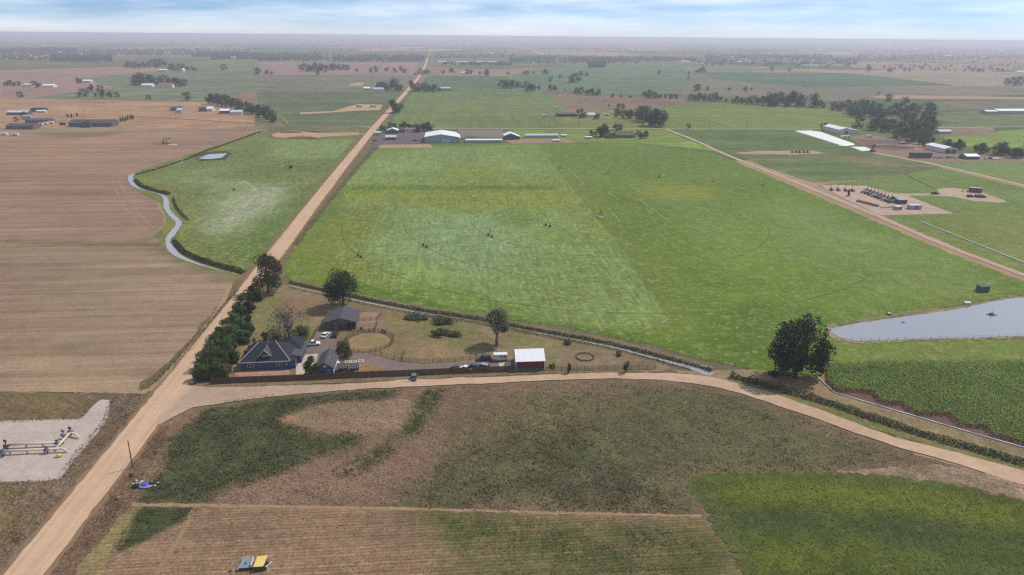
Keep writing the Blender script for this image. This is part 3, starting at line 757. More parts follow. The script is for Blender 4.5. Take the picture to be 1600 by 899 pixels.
# ---- roads
_o = P(40, 899); _d = (P(674, 74) - _o).normalized(); _n = Vector((_d.y, -_d.x, 0))
MAIN = [(_o + _d * s + _n * k) for s, k in ((-40, -1), (0, -.4), (40, .4), (85, 1), (130, 1.4), (240, 1.5), (392, 2.0), (600, 4.2), (731, 5.8), (917, 10), (1362, 19.5), (1900, 30), (2393, 29.5), (3197, 25), (5146, 11), (7320, -5))]
ribbon('gravel_road', [(p.x, p.y) for p in MAIN], [8.4] * 6 + [8.0] * 10, A(203, 170, 139), M_road, z=.18, smooth=1, jit=.12, step=2.5, world_pts=True, label='straight pale gravel road running away to the horizon', cat='road')
for side, lab in ((-1, 'left'), (1, 'right')):
    ribbon('road_edge', [(p.x + _n.x * side * 4.6, p.y + _n.y * side * 4.6) for p in MAIN[:10]], 1.3, A(142, 114, 88), M_dirt, z=.176, smooth=1, jit=.3, step=2, world_pts=True, label='loose dirt shoulder on the %s edge of the gravel road' % lab, cat='shoulder')
sheet('gravel_road', [(238, 668), (262, 628), (292, 603), (330, 606), (420, 604), (560, 600), (640, 594), (700, 592), (800, 588.5), (880, 585), (960, 583), (1040, 583.5), (1080, 586), (1120, 591.5), (1160, 602), (1200, 613), (1300, 648), (1400, 686), (1500, 709), (1600, 737), (1700, 768), (1700, 792), (1600, 759), (1500, 727), (1400, 699), (1300, 664), (1200, 629), (1160, 616), (1120, 606), (1080, 599.5), (1040, 595), (960, 592), (880, 594.5), (800, 598), (700, 602.5), (640, 605), (560, 609), (420, 621), (300, 638)],
      A(196, 164, 136), M_lane, grid=2, jit=.2, step=3, z=.192, vary=.06, paint=[([(245, 660), (300, 604), (560, 600), (620, 606), (420, 622), (290, 640)], A(172, 148, 126), 2, .8)], label='curving farm road passing in front of the farmstead', cat='road')
ribbon('gravel_lane', [(1040, 202), (1090, 221), (1125, 238.5), (1200, 268), (1262, 292.5), (1330, 321), (1372, 338), (1475, 384), (1600, 430), (1760, 492)], [5, 5, 5, 5, 5.5, 5.5, 4.8, 4.4, 4.4, 4.4], A(184, 160, 136), M_lane, z=.18, smooth=1, jit=.2, label='gravel lane along the right side of the hay field', cat='lane')
ribbon('gravel_lane', [(560, 197), (590, 201), (800, 201), (1040, 202), (1250, 202.5), (1290, 202)], [3, 6, 5, 5, 5, 5], A(178, 168, 140), M_lane, z=.186, smooth=0, label='far crossing lane behind the farm sheds', cat='lane')
ribbon('gravel_lane', [(1446, 199.5), (1520, 199.5), (1600, 198.5), (1720, 198)], 5, A(180, 164, 136), M_lane, z=.186, smooth=0, label='far crossing lane continuing right of the wood', cat='lane')
ribbon('dirt_track', [(205, 182.5), (300, 187), (400, 194)], 3, A(112, 92, 70), M_dirt, label='dark line of a track across the far tan field', cat='track')
ribbon('dirt_track', [(500, 208), (560, 209), (574, 211)], 4, A(182, 152, 116), M_dirt, label='short spur from the dirt lot to the gravel road', cat='track')
ribbon('dirt_track', [(432, 179), (444, 186), (450, 194)], 3, A(140, 128, 90), M_dirt, label='pale track at the end of the tree row', cat='track')
ribbon('farm_track', [(232, 612), (268, 578), (310, 528), (346, 480), (360, 446)], 2.0, A(168, 136, 106), M_dirt, label='pale wheel track skirting the stubble field', cat='track')
sheet('farm_lot', [(584, 218), (598, 202), (640, 200), (668, 206), (664, 224), (596, 228), (582, 232)], A(110, 98, 98), M_lane, jit=.5, label='dark gravel lot of the far machine sheds', cat='lot')
sheet('farm_lot', [(714, 203), (786, 203), (790, 217), (730, 213), (722, 216)], A(130, 118, 112), M_lane, jit=.5, label='dark fenced lot beside the big metal shed', cat='lot')
sheet('dirt_pad', [(594, 226.5), (672, 226), (676, 231.5), (590, 232)], A(176, 142, 116), M_dirt, jit=.5, label='tan dirt pad in front of the far machine lot', cat='pad')
sheet('dirt_pad', [(788, 220), (870, 217), (890, 219), (900, 224), (800, 225)], A(158, 128, 108), M_dirt, jit=.5, label='brown dirt pad in front of the long stock shed', cat='pad')

# ---- water
W_pond = water_mat('pond_water', (0.30, 0.305, 0.32), .10, .008)
W_canal = water_mat('canal_water', (0.34, 0.32, 0.32), .12, .006)
def c5(*pts): return [(x / 3.1 + 1160, y / 3.1 + 430) for x, y in pts]
POND = c5((430, 280), (425, 262), (450, 254), (500, 247), (620, 227), (760, 207), (900, 188), (1040, 168), (1130, 148), (1240, 124), (1364, 110), (1900, 60), (1900, 292), (1364, 298), (1200, 303), (1000, 308), (780, 314), (620, 320), (540, 320), (470, 304))
sheet('pond_bank', c5((412, 290), (400, 258), (430, 240), (500, 232), (620, 208), (760, 188), (900, 170), (1040, 152), (1130, 134), (1240, 112), (1364, 98), (1900, 45), (1900, 312), (1364, 308), (1200, 313), (1000, 319), (780, 325), (620, 331), (530, 332), (450, 314)), A(146, 132, 100), M_weed, grid=1.5, jit=.4, vary=.3, vscale=5, z=.184, label='bare dirt bank around the pond', cat='bank')
sheet('pond', POND, (0.05, 0.06, 0.07), W_pond, jit=.25, step=2, z=.20, smooth=1, label='blue grey irrigation pond on the right', cat='pond')
sheet('pond_bank', [(300, 246), (322, 238), (352, 236), (362, 240), (352, 250), (312, 252)], A(70, 80, 48), M_grass, z=.184, jit=.4, label='dark grassy rim of the small pond', cat='bank')
sheet('pond', [(310, 248.5), (326, 241.5), (355, 240), (346, 247), (330, 249)], (0.3, 0.32, 0.34), W_canal, jit=.3, z=.20, label='small bright pond beside the canal', cat='pond')
def c0(*pts): return [(x / 3.995, y / 3.995 + 200) for x, y in pts]
CANAL = c0((1290, 172), (1200, 190), (1150, 195), (1125, 225), (1000, 250), (860, 280), (808, 300), (822, 345), (860, 378), (940, 400), (1020, 420), (1040, 455), (1036, 500), (1068, 545), (1112, 580), (1120, 605), (1082, 650), (1056, 690), (1060, 745), (1090, 785), (1160, 825), (1260, 860), (1380, 890), (1480, 915))
ribbon('canal', CANAL, [.8, .8, 2.8, 2.6, .6, .6, 3.6, 3.6, 2.6, .6, 1.8, 3.4, 3.2, 3.0, 3.2, 3.2, 3.8, 3.8, 3.8, 3.4, 2.4, 1.4, .9, .7], (0.3, 0.3, 0.3), W_canal, z=.196, smooth=2, jit=.18, step=1.2, label='pale winding irrigation canal in the stubble field', cat='canal')
DITCH = [(452, 446), (500, 457), (560, 470), (600, 478), (640, 486), (700, 496), (760, 505), (820, 517), (880, 528), (920, 535), (960, 543), (1010, 556), (1050, 567), (1080, 574), (1112, 585)]
ribbon('ditch_bank', [(x, y - 5) for x, y in DITCH], 7, A(124, 108, 84), M_grass, z=.18, jit=.4, label='bare ditch bank along the hay field', cat='bank')
ribbon('ditch', [(x, y + 1) for x, y in DITCH[:6]], [.5, .6, .8, .9, .6, .1], (.3, .3, .3), W_canal, z=.20, smooth=1, jit=.08, label='upper reach of the ditch behind the farmstead', cat='ditch')
ribbon('ditch', [(x, y + 1) for x, y in DITCH[7:]], [.1, .35, .5, .7, 1.0, 1.8, 3.0, 3.2], (.3, .3, .3), W_canal, z=.20, smooth=1, jit=.12, label='lower reach of the ditch widening towards the farm road', cat='ditch')
# ------------------------------------------------------------------ vegetation
L_dark = leaf_mat('cottonwood_leaves', (0.044, 0.062, 0.026), .22)
L_mid = leaf_mat('tree_leaves', (0.058, 0.088, 0.030), .22)
L_far = leaf_mat('far_tree_leaves', (0.060, 0.082, 0.036), .2)
L_hedge = leaf_mat('hedge_leaves', (0.090, 0.132, 0.046), .28)
L_con = leaf_mat('conifer_needles', (0.032, 0.052, 0.026), .1)
L_reed = leaf_mat('bank_plants', (0.058, 0.080, 0.030), .25)
L_grey = leaf_mat('grey_green_leaves', (0.15, 0.17, 0.10), .28)
L_lite = leaf_mat('light_leaves', (0.09, 0.15, 0.035), .3)
L_weed = leaf_mat('weed_leaves', (1.0, 1.0, 1.0), .2)
L_corn = leaf_mat('corn_leaves', (0.27, 0.315, 0.09), .4)
M_bark = paint('bark', (0.11, 0.085, 0.065), .9, wear=.3, scale=4, spec=.1)
M_barkg = paint('grey_bark', (0.20, 0.175, 0.155), .9, wear=.25, scale=4, spec=.1)


def leaf_quads(C, size, r, up=0.35):
    """one small tilted leaf-clump face for each centre"""
    n = len(C)
    N = r.normal(size=(n, 3)); N[:, 2] = np.abs(N[:, 2]) + up; N /= np.linalg.norm(N, axis=1)[:, None]
    T = np.cross(N, r.normal(size=(n, 3))); T /= np.linalg.norm(T, axis=1)[:, None] + 1e-9
    B = np.cross(N, T)
    s = (size * r.uniform(.55, 1.25, n))[:, None]; k = r.uniform(.5, 1.0, n)[:, None]
    V = np.stack([C - T * s * .5, C + B * s * .5 * k - T * s * .08, C + T * s * .5, C - B * s * .5 * k + T * s * .1], 1).reshape(-1, 3)
    F = np.arange(4 * n).reshape(n, 4)
    t = r.uniform(.55, 1.4, n)
    Cc = np.repeat(np.stack([t * r.uniform(.9, 1.15, n), t, t * r.uniform(.75, 1.1, n)], 1), 4, 0)
    return V, F, Cc


def crown_points(r, n, cx, cy, z0, z1, rad, lobes=12, lobe=0.42, fill=.25, shape='round', gaps=0.0):
    """points through a crown made of uneven lobes"""
    h = z1 - z0; cen = []
    for i in range(lobes):
        a = r.uniform(0, 2 * math.pi) if i else 0; u = r.uniform(-.75, .95)
        if shape == 'cone': q = (1 - (u + 1) / 2) * .9
        elif shape == 'column': q = .55 * math.sqrt(max(0, 1 - u * u))
        else: q = math.sqrt(max(0.05, 1 - u * u)) * r.uniform(.45, .8)
        cen.append((cx + rad * q * math.cos(a), cy + rad * q * math.sin(a), z0 + h * (.08 + (u + .75) / 1.7 * .8), rad * lobe * r.uniform(.7, 1.25)))
    cen = np.array(cen)
    k = r.integers(0, len(cen), n); c = cen[k]
    d = r.normal(size=(n, 3)); d /= np.linalg.norm(d, axis=1)[:, None]
    q = np.where(r.random(n) < fill, r.random(n) ** .5, r.uniform(.8, 1.08, n))
    zr = np.minimum(np.maximum(c[:, 3], .17 * h), .42 * h)
    p = c[:, :3] + d * q[:, None] * np.column_stack([c[:, 3], c[:, 3], zr])
    p[:, 2] = np.maximum(p[:, 2], z0 * .6)
    if gaps:
        f = np.minimum(fbm(p[:, 0] + 3, p[:, 1] + p[:, 2] * .3, rad * .3, 31), fbm(p[:, 0] - p[:, 1] * .6, p[:, 2], rad * .3, 57))
        p = p[f > gaps]
    return p, cen


def trunk_mb(r, h, rad, cen, tr, base_z=-.15, limbs=8, fork=.35):
    mb = MB(); top = Vector((r.uniform(-.3, .3), r.uniform(-.3, .3), h * fork))
    mb.tube((0, 0, base_z), (0, 0, .25), tr * 1.45, tr, 9); mb.tube((0, 0, .25), top, tr, tr * .75, 9)
    for c in cen[:limbs]:
        e = Vector(c[:3]); m = top.lerp(e, .5) + Vector((r.uniform(-.6, .6), r.uniform(-.6, .6), h * .04))
        mb.tube(top - Vector((0, 0, .3)), m, tr * .5, tr * .28, 6); mb.tube(m, e, tr * .28, tr * .08, 5)
    return mb


def tree(name, x, y, hpx, wpx, label, cat='tree', mat=None, leaves=5000, leaf=.55, lobes=14, shape='round', group=None, seed=None, gaps=0.0, bark=None, bare=0, z_low=.2, lobe=.42, fork=.33, tr=None, asym=None, flat=None):
    """a tree of its own at a photo pixel (foot), hpx tall and wpx wide there"""
    r = np.random.default_rng(seed if seed is not None else int(x * 31 + y * 7))
    s = mpp(x, y); p = P(x, y); dep = math.asin(min(1, CAM_H / (s * FPX)))
    h = hpx * s / math.cos(dep); rad = wpx * s / 2 * .92
    root = empty(name, (p.x, p.y, .12), r.uniform(0, 6.28) if asym is None else 0, label, cat, group)
    if asym:       # a crown parted in two heavy halves
        p1, c1 = crown_points(r, int(leaves * .48), -rad * .36, 0, h * z_low * 1.2, h * .93, rad * .66, lobes, lobe, .3, shape, gaps)
        p2, c2 = crown_points(r, int(leaves * .56), rad * .32, rad * .1, h * z_low, h * 1.0, rad * .70, lobes, lobe, .3, shape, gaps)
        pts, cen = np.vstack([p1, p2]), np.vstack([c1[:5], c2[:5]])
    else:
        pts, cen = crown_points(r, leaves, 0, 0, h * z_low, h * .97, rad, lobes, lobe, .3, shape, gaps)
    tr = tr or max(.12, h * .024)
    if flat: root.scale = (flat[0], flat[1], 1); root.rotation_euler = (0, 0, -.12)
    trunk_mb(r, h, rad, cen, tr, limbs=min(lobes, 10), fork=fork).build('trunk', bark or M_bark, root, smooth=True)
    V, F, C = leaf_quads(pts, leaf, r)
    link('crown', np_mesh('crown', V, F, C), mat or L_mid, root)
    if bare:
        mb = MB()
        for i in range(bare):
            a = r.uniform(0, 6.28); e = r.uniform(.55, 1.25)
            p0 = Vector((0, 0, h * r.uniform(.3, .5))); p1 = Vector((rad * .6 * math.cos(a), rad * .6 * math.sin(a), h * r.uniform(.6, .85))); p2 = p1 + Vector((rad * .45 * math.cos(a + e - .9), rad * .45 * math.sin(a + e - .9), h * r.uniform(.08, .22)))
            mb.tube(p0, p1, tr * .4, tr * .22, 5); mb.tube(p1, p2, tr * .22, tr * .06, 4)
            for k in range(4):
                q = p1.lerp(p2, r.uniform(0, 1)); mb.tube(q, q + Vector(r.normal(size=3)) * rad * .18, tr * .1, tr * .03, 3)
        mb.build('bare_branch', M_barkg, root)
    return root


# hero trees
tree('cottonwood_tree', 1243, 592, 92, 106, 'massive dark cottonwood standing alone beside the corn field', mat=L_dark, leaves=15000, leaf=.75, lobes=26, lobe=.34, gaps=.35, z_low=.10, seed=11, fork=.2, tr=.75, asym=1)
tree('cottonwood_tree', 420, 459, 60, 54, 'tall cottonwood at the roadside corner, first of the roadside trees from the canal', mat=L_mid, leaves=8500, leaf=.58, lobes=34, lobe=.36, gaps=.33, z_low=.10, seed=12, tr=.5)
tree('cottonwood_tree', 536, 481, 57, 62, 'broad leafy cottonwood behind the brown stable', mat=L_mid, leaves=11000, leaf=.58, lobes=34, lobe=.34, gaps=.34, z_low=.14, seed=13, tr=.5)
tree('half_bare_tree', 452, 533, 50, 72, 'half bare tree with grey dead limbs behind the blue house', mat=L_mid, leaves=5000, leaf=.5, lobes=20, lobe=.3, gaps=.44, z_low=.12, seed=14, tr=.42, bare=16, bark=M_barkg)
tree('poplar_tree', 776, 541, 54, 48, 'pale sparse poplar with a thick trunk behind the horse trailer', mat=L_grey, leaves=6500, leaf=.5, lobes=22, lobe=.34, gaps=.36, z_low=.34, seed=15, tr=.62, bare=10, bark=M_barkg)
tree('garden_tree', 539, 560, 25, 29, 'round green tree beside the small round pen', mat=L_mid, leaves=3000, leaf=.42, lobes=12, z_low=.2, seed=16)
tree('garden_tree', 486, 588, 30, 25, 'dense dark tree between blue house and blue garage', mat=L_mid, leaves=3200, leaf=.42, lobes=12, z_low=.06, seed=17)
tree('garden_tree', 414, 533, 14, 12, 'little tree on the dirt behind the blue house', mat=L_mid, leaves=900, leaf=.35, lobes=8, z_low=.1, seed=18)
tree('light_shrub', 474, 531, 22, 30, 'light green rounded bush behind the blue house', cat='bush', mat=L_lite, leaves=3000, leaf=.4, lobes=10, z_low=.0, seed=19, fork=.2)
tree('young_tree', 889, 584, 16, 9, 'young tree at the rail fence right of the red barn', mat=L_mid, leaves=900, leaf=.3, lobes=8, shape='column', z_low=.05, seed=20)
tree('young_tree', 978, 583, 26, 11, 'slim grey green young tree at the right end of the rail fence', mat=L_grey, leaves=900, leaf=.32, lobes=9, shape='column', z_low=.05, seed=21)
tree('bush', 887, 538, 8, 14, 'round grey green bush at the ditch right of the red barn', cat='bush', mat=L_grey, leaves=900, leaf=.35, lobes=7, z_low=0, seed=22, fork=.2)
tree('bush', 968, 556, 7, 13, 'low pale bush near the ditch by the campfire ring', cat='bush', mat=L_grey, leaves=700, leaf=.35, lobes=7, z_low=0, seed=23, fork=.2)
tree('bush', 862, 576, 7, 12, 'light green bush at the right wall of the red barn', cat='bush', mat=L_lite, leaves=800, leaf=.3, lobes=6, z_low=0, seed=24, fork=.2)
tree('bush', 695, 526, 9, 40, 'broad low grey bush mound in the pasture', cat='bush', mat=L_grey, leaves=2600, leaf=.45, lobes=12, lobe=.25, z_low=0, seed=25, fork=.15, flat=(1.5, .8))
tree('bush', 650, 499, 8, 34, 'left of the low grey bushes along the ditch', cat='bush', mat=L_grey, leaves=2200, leaf=.45, lobes=12, lobe=.25, z_low=0, seed=26, fork=.15, flat=(1.6, .7))
tree('bush', 688, 505, 8, 40, 'right of the low grey bushes along the ditch', cat='bush', mat=L_grey, leaves=2400, leaf=.45, lobes=12, lobe=.25, z_low=0, seed=27, fork=.15, flat=(1.6, .7))
tree('bush', 1298, 588, 9, 14, 'dark bush at the corner of the corn field', cat='bush', mat=L_dark, leaves=900, leaf=.4, lobes=7, z_low=0, seed=28, fork=.2)
tree('bush', 1206, 588, 8, 20, 'dark low bush left of the massive cottonwood', cat='bush', mat=L_dark, leaves=1100, leaf=.4, lobes=8, z_low=0, seed=29, fork=.2)

# the windbreak along the gravel road
ROW = [(398, 466, 24, 22), (388, 474, 22, 20), (404, 470, 20, 18), (380, 486, 24, 20), (392, 490, 20, 17), (372, 498, 24, 20), (384, 505, 20, 18), (364, 511, 24, 20), (376, 520, 24, 22), (389, 525, 20, 18),
       (355, 524, 26, 22), (368, 534, 26, 24), (384, 536, 18, 18), (347, 537, 26, 22), (361, 547, 26, 24), (338, 549, 27, 24), (352, 560, 28, 26), (330, 562, 28, 24), (344, 574, 28, 26), (322, 577, 29, 26), (366, 566, 18, 18), (336, 590, 30, 30), (352, 592, 22, 24), (318, 593, 26, 24)]
RORD = ['first', 'second', 'third', 'fourth', 'fifth', 'sixth', 'seventh', 'eighth', 'ninth', 'tenth', 'eleventh', 'twelfth', 'thirteenth', 'fourteenth', 'fifteenth', 'sixteenth', 'seventeenth', 'eighteenth', 'nineteenth', 'twentieth', 'twenty-first', 'twenty-second', 'twenty-third', 'lowest']
ROW.sort(key=lambda t: t[1])
for i, (x, y, h, w) in enumerate(ROW):
    con = i in (0, 2, 4, 6)
    tree('windbreak_tree', x, y, h * .98, w * (1.1 if i < 10 else 1.25), '%s from the top, windbreak tree between gravel road and house' % RORD[i], group='windbreak trees', mat=L_con if con else L_hedge,
         leaves=2400 if i < 10 else 3600, leaf=.42, lobes=15, shape='round', z_low=.06, seed=100 + i, fork=.3)

# middle distance: a few shared crowns
PROTO = []
for i in range(7):
    r = np.random.default_rng(500 + i)
    shape = 'column' if i == 5 else 'cone' if i == 6 else 'round'
    zl = [.14, .1, .18, .08, .12, .04, .05][i]
    pts, cen = crown_points(r, 620, 0, 0, zl, .97, [.42, .48, .40, .52, .45, .30, .26][i], [11, 12, 10, 13, 9, 9, 10][i], .42, .3, shape)
    V, F, C = leaf_quads(pts, .105, r)
    PROTO.append((np_mesh('crown', V, F, C), trunk_mb(r, 1.0, .4, cen, .03, base_z=-.01, limbs=4).mesh('trunk')))
    PROTO[-1][0].materials.append(L_con if i == 6 else L_far); PROTO[-1][1].materials.append(M_bark)


def far_tree(x, y, hpx, k, label, group, wide=1.0, name='tree'):
    s = mpp(x, y); p = P(x, y); h = hpx * s
    root = empty(name, (p.x, p.y, .1), random.uniform(0, 6.28), label, 'tree' if name != 'bush' else 'bush', group)
    root.scale = (h * wide, h * wide, h)
    link('crown', PROTO[k][0], None, root); link('trunk', PROTO[k][1], None, root)
    return root


ORD = ['first', 'second', 'third', 'fourth', 'fifth', 'sixth', 'seventh', 'eighth', 'ninth', 'tenth', 'eleventh', 'twelfth', 'thirteenth', 'fourteenth', 'fifteenth', 'sixteenth', 'seventeenth', 'eighteenth', 'nineteenth', 'twentieth', 'twenty-first', 'twenty-second', 'twenty-third', 'twenty-fourth', 'twenty-fifth']
# single trees and small groves, (x, foot y, height px)
GROVES = [
    ('trees round the far white house on the left edge', [(10, 135, 9), (16, 134, 9), (22, 135, 7), (30, 135, 8), (55, 137, 10), (61, 137, 9), (49, 134, 6)]),
    ('trees beside the small sheds left of the red roofed farm', [(122, 131, 9), (126, 130, 8), (142, 143, 11), (143, 142, 9), (157, 145, 12), (131, 151, 12), (125, 152, 8), (161, 153, 13), (172, 153, 11), (183, 153, 9), (150, 152, 6)]),
    ('dense grove round the red roofed farm', [(214, 134, 16), (221, 133, 18), (228, 132, 17), (236, 132, 16), (243, 133, 13), (250, 132, 12), (258, 129, 11), (268, 133, 14), (275, 136, 15), (282, 136, 14), (288, 135, 11), (212, 132, 12)]),
    ('far grove left of the white roofed shed', [(198, 106, 10), (204, 106, 9), (211, 107, 10), (218, 107, 10), (226, 107, 10), (234, 106, 10), (242, 105, 12), (251, 104, 12), (258, 104, 11), (247, 107, 9)]),
    ('far grove right of the white roofed shed', [(267, 111, 11), (273, 111, 12), (280, 111, 11), (287, 111, 10), (294, 111, 9), (301, 111, 8), (306, 111, 6)]),
    ('long tree row behind the farm sheds on the tan field', [(326, 163, 14), (332, 163, 17), (340, 164, 17), (347, 166, 17), (354, 167, 18), (361, 169, 18), (368, 170, 17), (376, 172, 17), (384, 175, 16), (392, 178, 16), (399, 179, 18), (406, 181, 18), (412, 184, 20), (418, 187, 20), (423, 190, 18), (427, 192, 14), (371, 177, 9), (337, 158, 12), (404, 184, 10)]),
    ('trees on the far tan field at the middle left', [(402, 117, 11), (404, 116, 12), (417, 117, 8), (424, 117, 6), (471, 111, 10), (478, 112, 12), (485, 113, 13), (492, 112, 14), (499, 112, 13), (496, 118, 9), (507, 114, 12), (514, 111, 13), (521, 111, 12), (530, 110, 10), (538, 110, 9), (543, 110, 8), (558, 113, 7)]),
    ('scattered trees left of the far end of the gravel road', [(580, 114, 8), (587, 113, 9), (604, 112, 8), (617, 114, 8), (628, 112, 9), (633, 115, 7), (657, 117, 9), (664, 117, 9), (669, 116, 8)]),
    ('trees by the small farmhouse left of the gravel road', [(594, 139, 12), (600, 141, 12), (605, 142, 9), (589, 140, 6), (612, 141, 13), (618, 140, 18), (623, 143, 11), (627, 142, 9)]),
    ('trees right of the gravel road around the small farm', [(643, 137, 12), (648, 143, 14), (655, 143, 13), (665, 144, 14), (672, 144, 13), (679, 144, 12), (686, 144, 8)]),
    ('trees on the far right of the gravel road end', [(692, 116, 7), (704, 114, 8), (708, 114, 7), (730, 116, 8), (736, 116, 7), (750, 117, 6), (760, 120, 12), (794, 117, 5)]),
    ('trees in the middle of the far plain', [(785, 138, 13), (792, 138, 15), (799, 139, 14), (806, 138, 11), (812, 138, 9), (822, 142, 14), (829, 143, 15), (834, 142, 10), (842, 140, 7), (819, 117, 6), (824, 117, 6), (834, 116, 6), (850, 117, 9), (855, 117, 8), (860, 128, 8), (875, 123, 6), (862, 142, 12), (868, 142, 8), (883, 143, 4), (892, 130, 11), (898, 129, 14), (905, 128, 8), (908, 120, 9), (917, 120, 7)]),
    ('trees between the green field and the brown fallow', [(901, 147, 10), (908, 148, 11), (918, 149, 11), (925, 150, 12), (933, 150, 11), (957, 153, 7), (970, 153, 5), (985, 154, 6), (943, 160, 3), (951, 167, 4)]),
    ('tree belt below the far olive pasture', [(1008, 152, 10), (1015, 154, 13), (1022, 154, 10), (1030, 154, 8), (1039, 154, 7), (1048, 155, 9), (1056, 155, 8), (1079, 157, 10), (1085, 158, 13), (1092, 158, 13), (1099, 158, 12), (1110, 158, 11), (1117, 159, 14), (1123, 159, 11), (1134, 161, 7)]),
    ('scattered trees on the far olive pasture', [(1029, 117, 7), (1075, 124, 6), (1087, 143, 11), (1090, 142, 10), (1089, 115, 8), (1094, 115, 9), (1100, 113, 9), (1076, 117, 5), (1105, 142, 7), (1139, 142, 6), (1164, 144, 9), (1174, 141, 4), (1206, 112, 6), (1233, 112, 6), (1357, 112, 11), (1388, 113, 6), (1392, 113, 7), (1413, 112, 6), (1420, 112, 6), (1507, 112, 5), (1520, 113, 7), (1528, 113, 7), (1535, 113, 6), (1565, 112, 5)]),
    ('tree belt left of the big wood', [(1146, 162, 10), (1152, 162, 12), (1160, 163, 11), (1168, 163, 11), (1176, 163, 13), (1184, 164, 15), (1192, 164, 14), (1200, 165, 20), (1208, 165, 18), (1216, 165, 20), (1225, 166, 23), (1234, 166, 24), (1244, 166, 22), (1252, 167, 18), (1210, 167, 15), (1230, 168, 12)]),
    ('pair of dark round trees left of the big wood', [(1270, 168, 21), (1276, 169, 19), (1286, 170, 9)]),
    ('trees round the brown farmhouse past the crossing lane', [(907, 185, 15), (914, 184, 8), (934, 186, 10), (930, 187, 7), (963, 184, 12), (968, 178, 16), (975, 185, 12), (981, 186, 18), (986, 186, 14), (994, 185, 14), (1000, 188, 22), (1008, 191, 24), (1015, 197, 30), (1023, 198, 28), (1030, 198, 24), (1006, 180, 12)]),
    ('trees round the brown brick house', [(925, 212, 9), (931, 213, 8), (937, 214, 16), (942, 215, 21), (947, 214, 18), (963, 204, 11), (969, 204, 10), (997, 214, 10), (1003, 217, 11), (1008, 217, 13)]),
    ('trees round the far machine sheds', [(596, 207, 11), (602, 207, 10), (611, 204, 12), (617, 204, 11), (628, 201, 11), (634, 201, 11), (640, 201, 8), (649, 206, 12), (653, 207, 11), (661, 205, 16), (667, 205, 15), (672, 206, 12)]),
    ('round trees along the right end of the cattle yard', [(1527, 240, 17), (1534, 240, 17), (1540, 238, 13), (1557, 243, 19), (1564, 243, 20), (1570, 243, 17), (1580, 247, 16), (1587, 248, 18), (1595, 247, 14)]),
    ('trees behind the white roofed barn of the cattle yard', [(1478, 232, 14), (1486, 234, 18), (1494, 235, 18), (1500, 234, 13)]),
    ('small trees by the grey metal barn', [(1286, 203, 10), (1290, 202, 9), (1334, 201, 8), (1340, 201, 9), (1345, 201, 7), (1365, 232, 7)]),
]
for gi, (gname, lst) in enumerate(GROVES):
    lst = [t + (n,) for n, t in enumerate(lst)]
    for j, (x, y, h, i) in enumerate(sorted(lst)):
        k = (gi * 3 + i * 2) % 5
        if gi == 18 and i in (2, 3, 4): k = 5
        far_tree(x, y, h, k, ORD[j] + ' from left, ' + gname, gname, wide=random.uniform(.9, 1.25))
# single trees with a look or place of their own
for (x, y, h, k, lab) in [(32, 153, 10, 1, 'lone round tree on the tan field at the left edge'), (350, 110, 9, 3, 'lone wide tree on the far pinkish field left'), (293, 157, 13, 1, 'dark round tree on the edge of the tan field'),
                          (232, 156, 7, 3, 'low dark bush like tree on the edge of the tan field'), (616, 177, 22, 2, 'big dark tree standing right at the gravel road'), (622, 176, 15, 1, 'smaller tree leaning on the big roadside one'),
                          (1076, 201, 8, 1, 'lone small tree at the far crossing lane'), (38, 183, 8, 3, 'tree in front of the pale shed on the left farm'), (25, 190, 7, 1, 'small tree left of the left farm sheds'),
                          (1583, 134, 13, 3, 'dark clump tree at the right edge'), (1593, 134, 14, 1, 'dark tree last at the right edge'), (1572, 133, 10, 3, 'dark low tree left of the right edge clump')]:
    far_tree(x, y, h, k, lab, None, wide=1.15)
for i, x in enumerate([106, 112, 121]): far_tree(x, 184 - (i == 2) * 1.5, 6, 6, ORD[i] + ' from left, small conifer left of the big dark house', 'small conifers left of the big dark house', 1.1)
for i, (x, y) in enumerate([(189, 191), (193, 190), (197, 190), (200, 188), (204, 187), (208, 187)]): far_tree(x, y, 7, 6, ORD[i] + ' from left, conifer in the row right of the big dark house', 'conifer row right of the big dark house', 1.25)

# the big wood on the right: trees one can still tell apart
wood = [(1300, 172), (1345, 165), (1400, 158), (1452, 162), (1458, 190), (1450, 215), (1420, 226), (1380, 212), (1350, 196), (1315, 182)]
wp = np.array(wood, float); k = 0; cand = []
while k < 62:
    x, y = random.uniform(1298, 1462), random.uniform(157, 226)
    if sdf(np.array([[x, y]]), wp)[0] > 0 and all((x - a) ** 2 / 60 + (y - b) ** 2 / 14 > 1 for a, b in cand): cand.append((x, y)); k += 1
for (x, y) in cand: far_tree(x, y, 12 + (y - 157) * .11 + random.uniform(-3, 3), random.randrange(5), 'tree of the big dark wood above the cattle yard', 'trees of the big dark wood', random.uniform(1, 1.3))
for (x, y, h) in [(1446, 222, 14), (1436, 226, 15), (1452, 226, 14), (1442, 230, 13), (1458, 200, 18), (1428, 222, 15)]: far_tree(x, y, h, random.randrange(5), 'tree of the big dark wood above the cattle yard', 'trees of the big dark wood', 1.2)

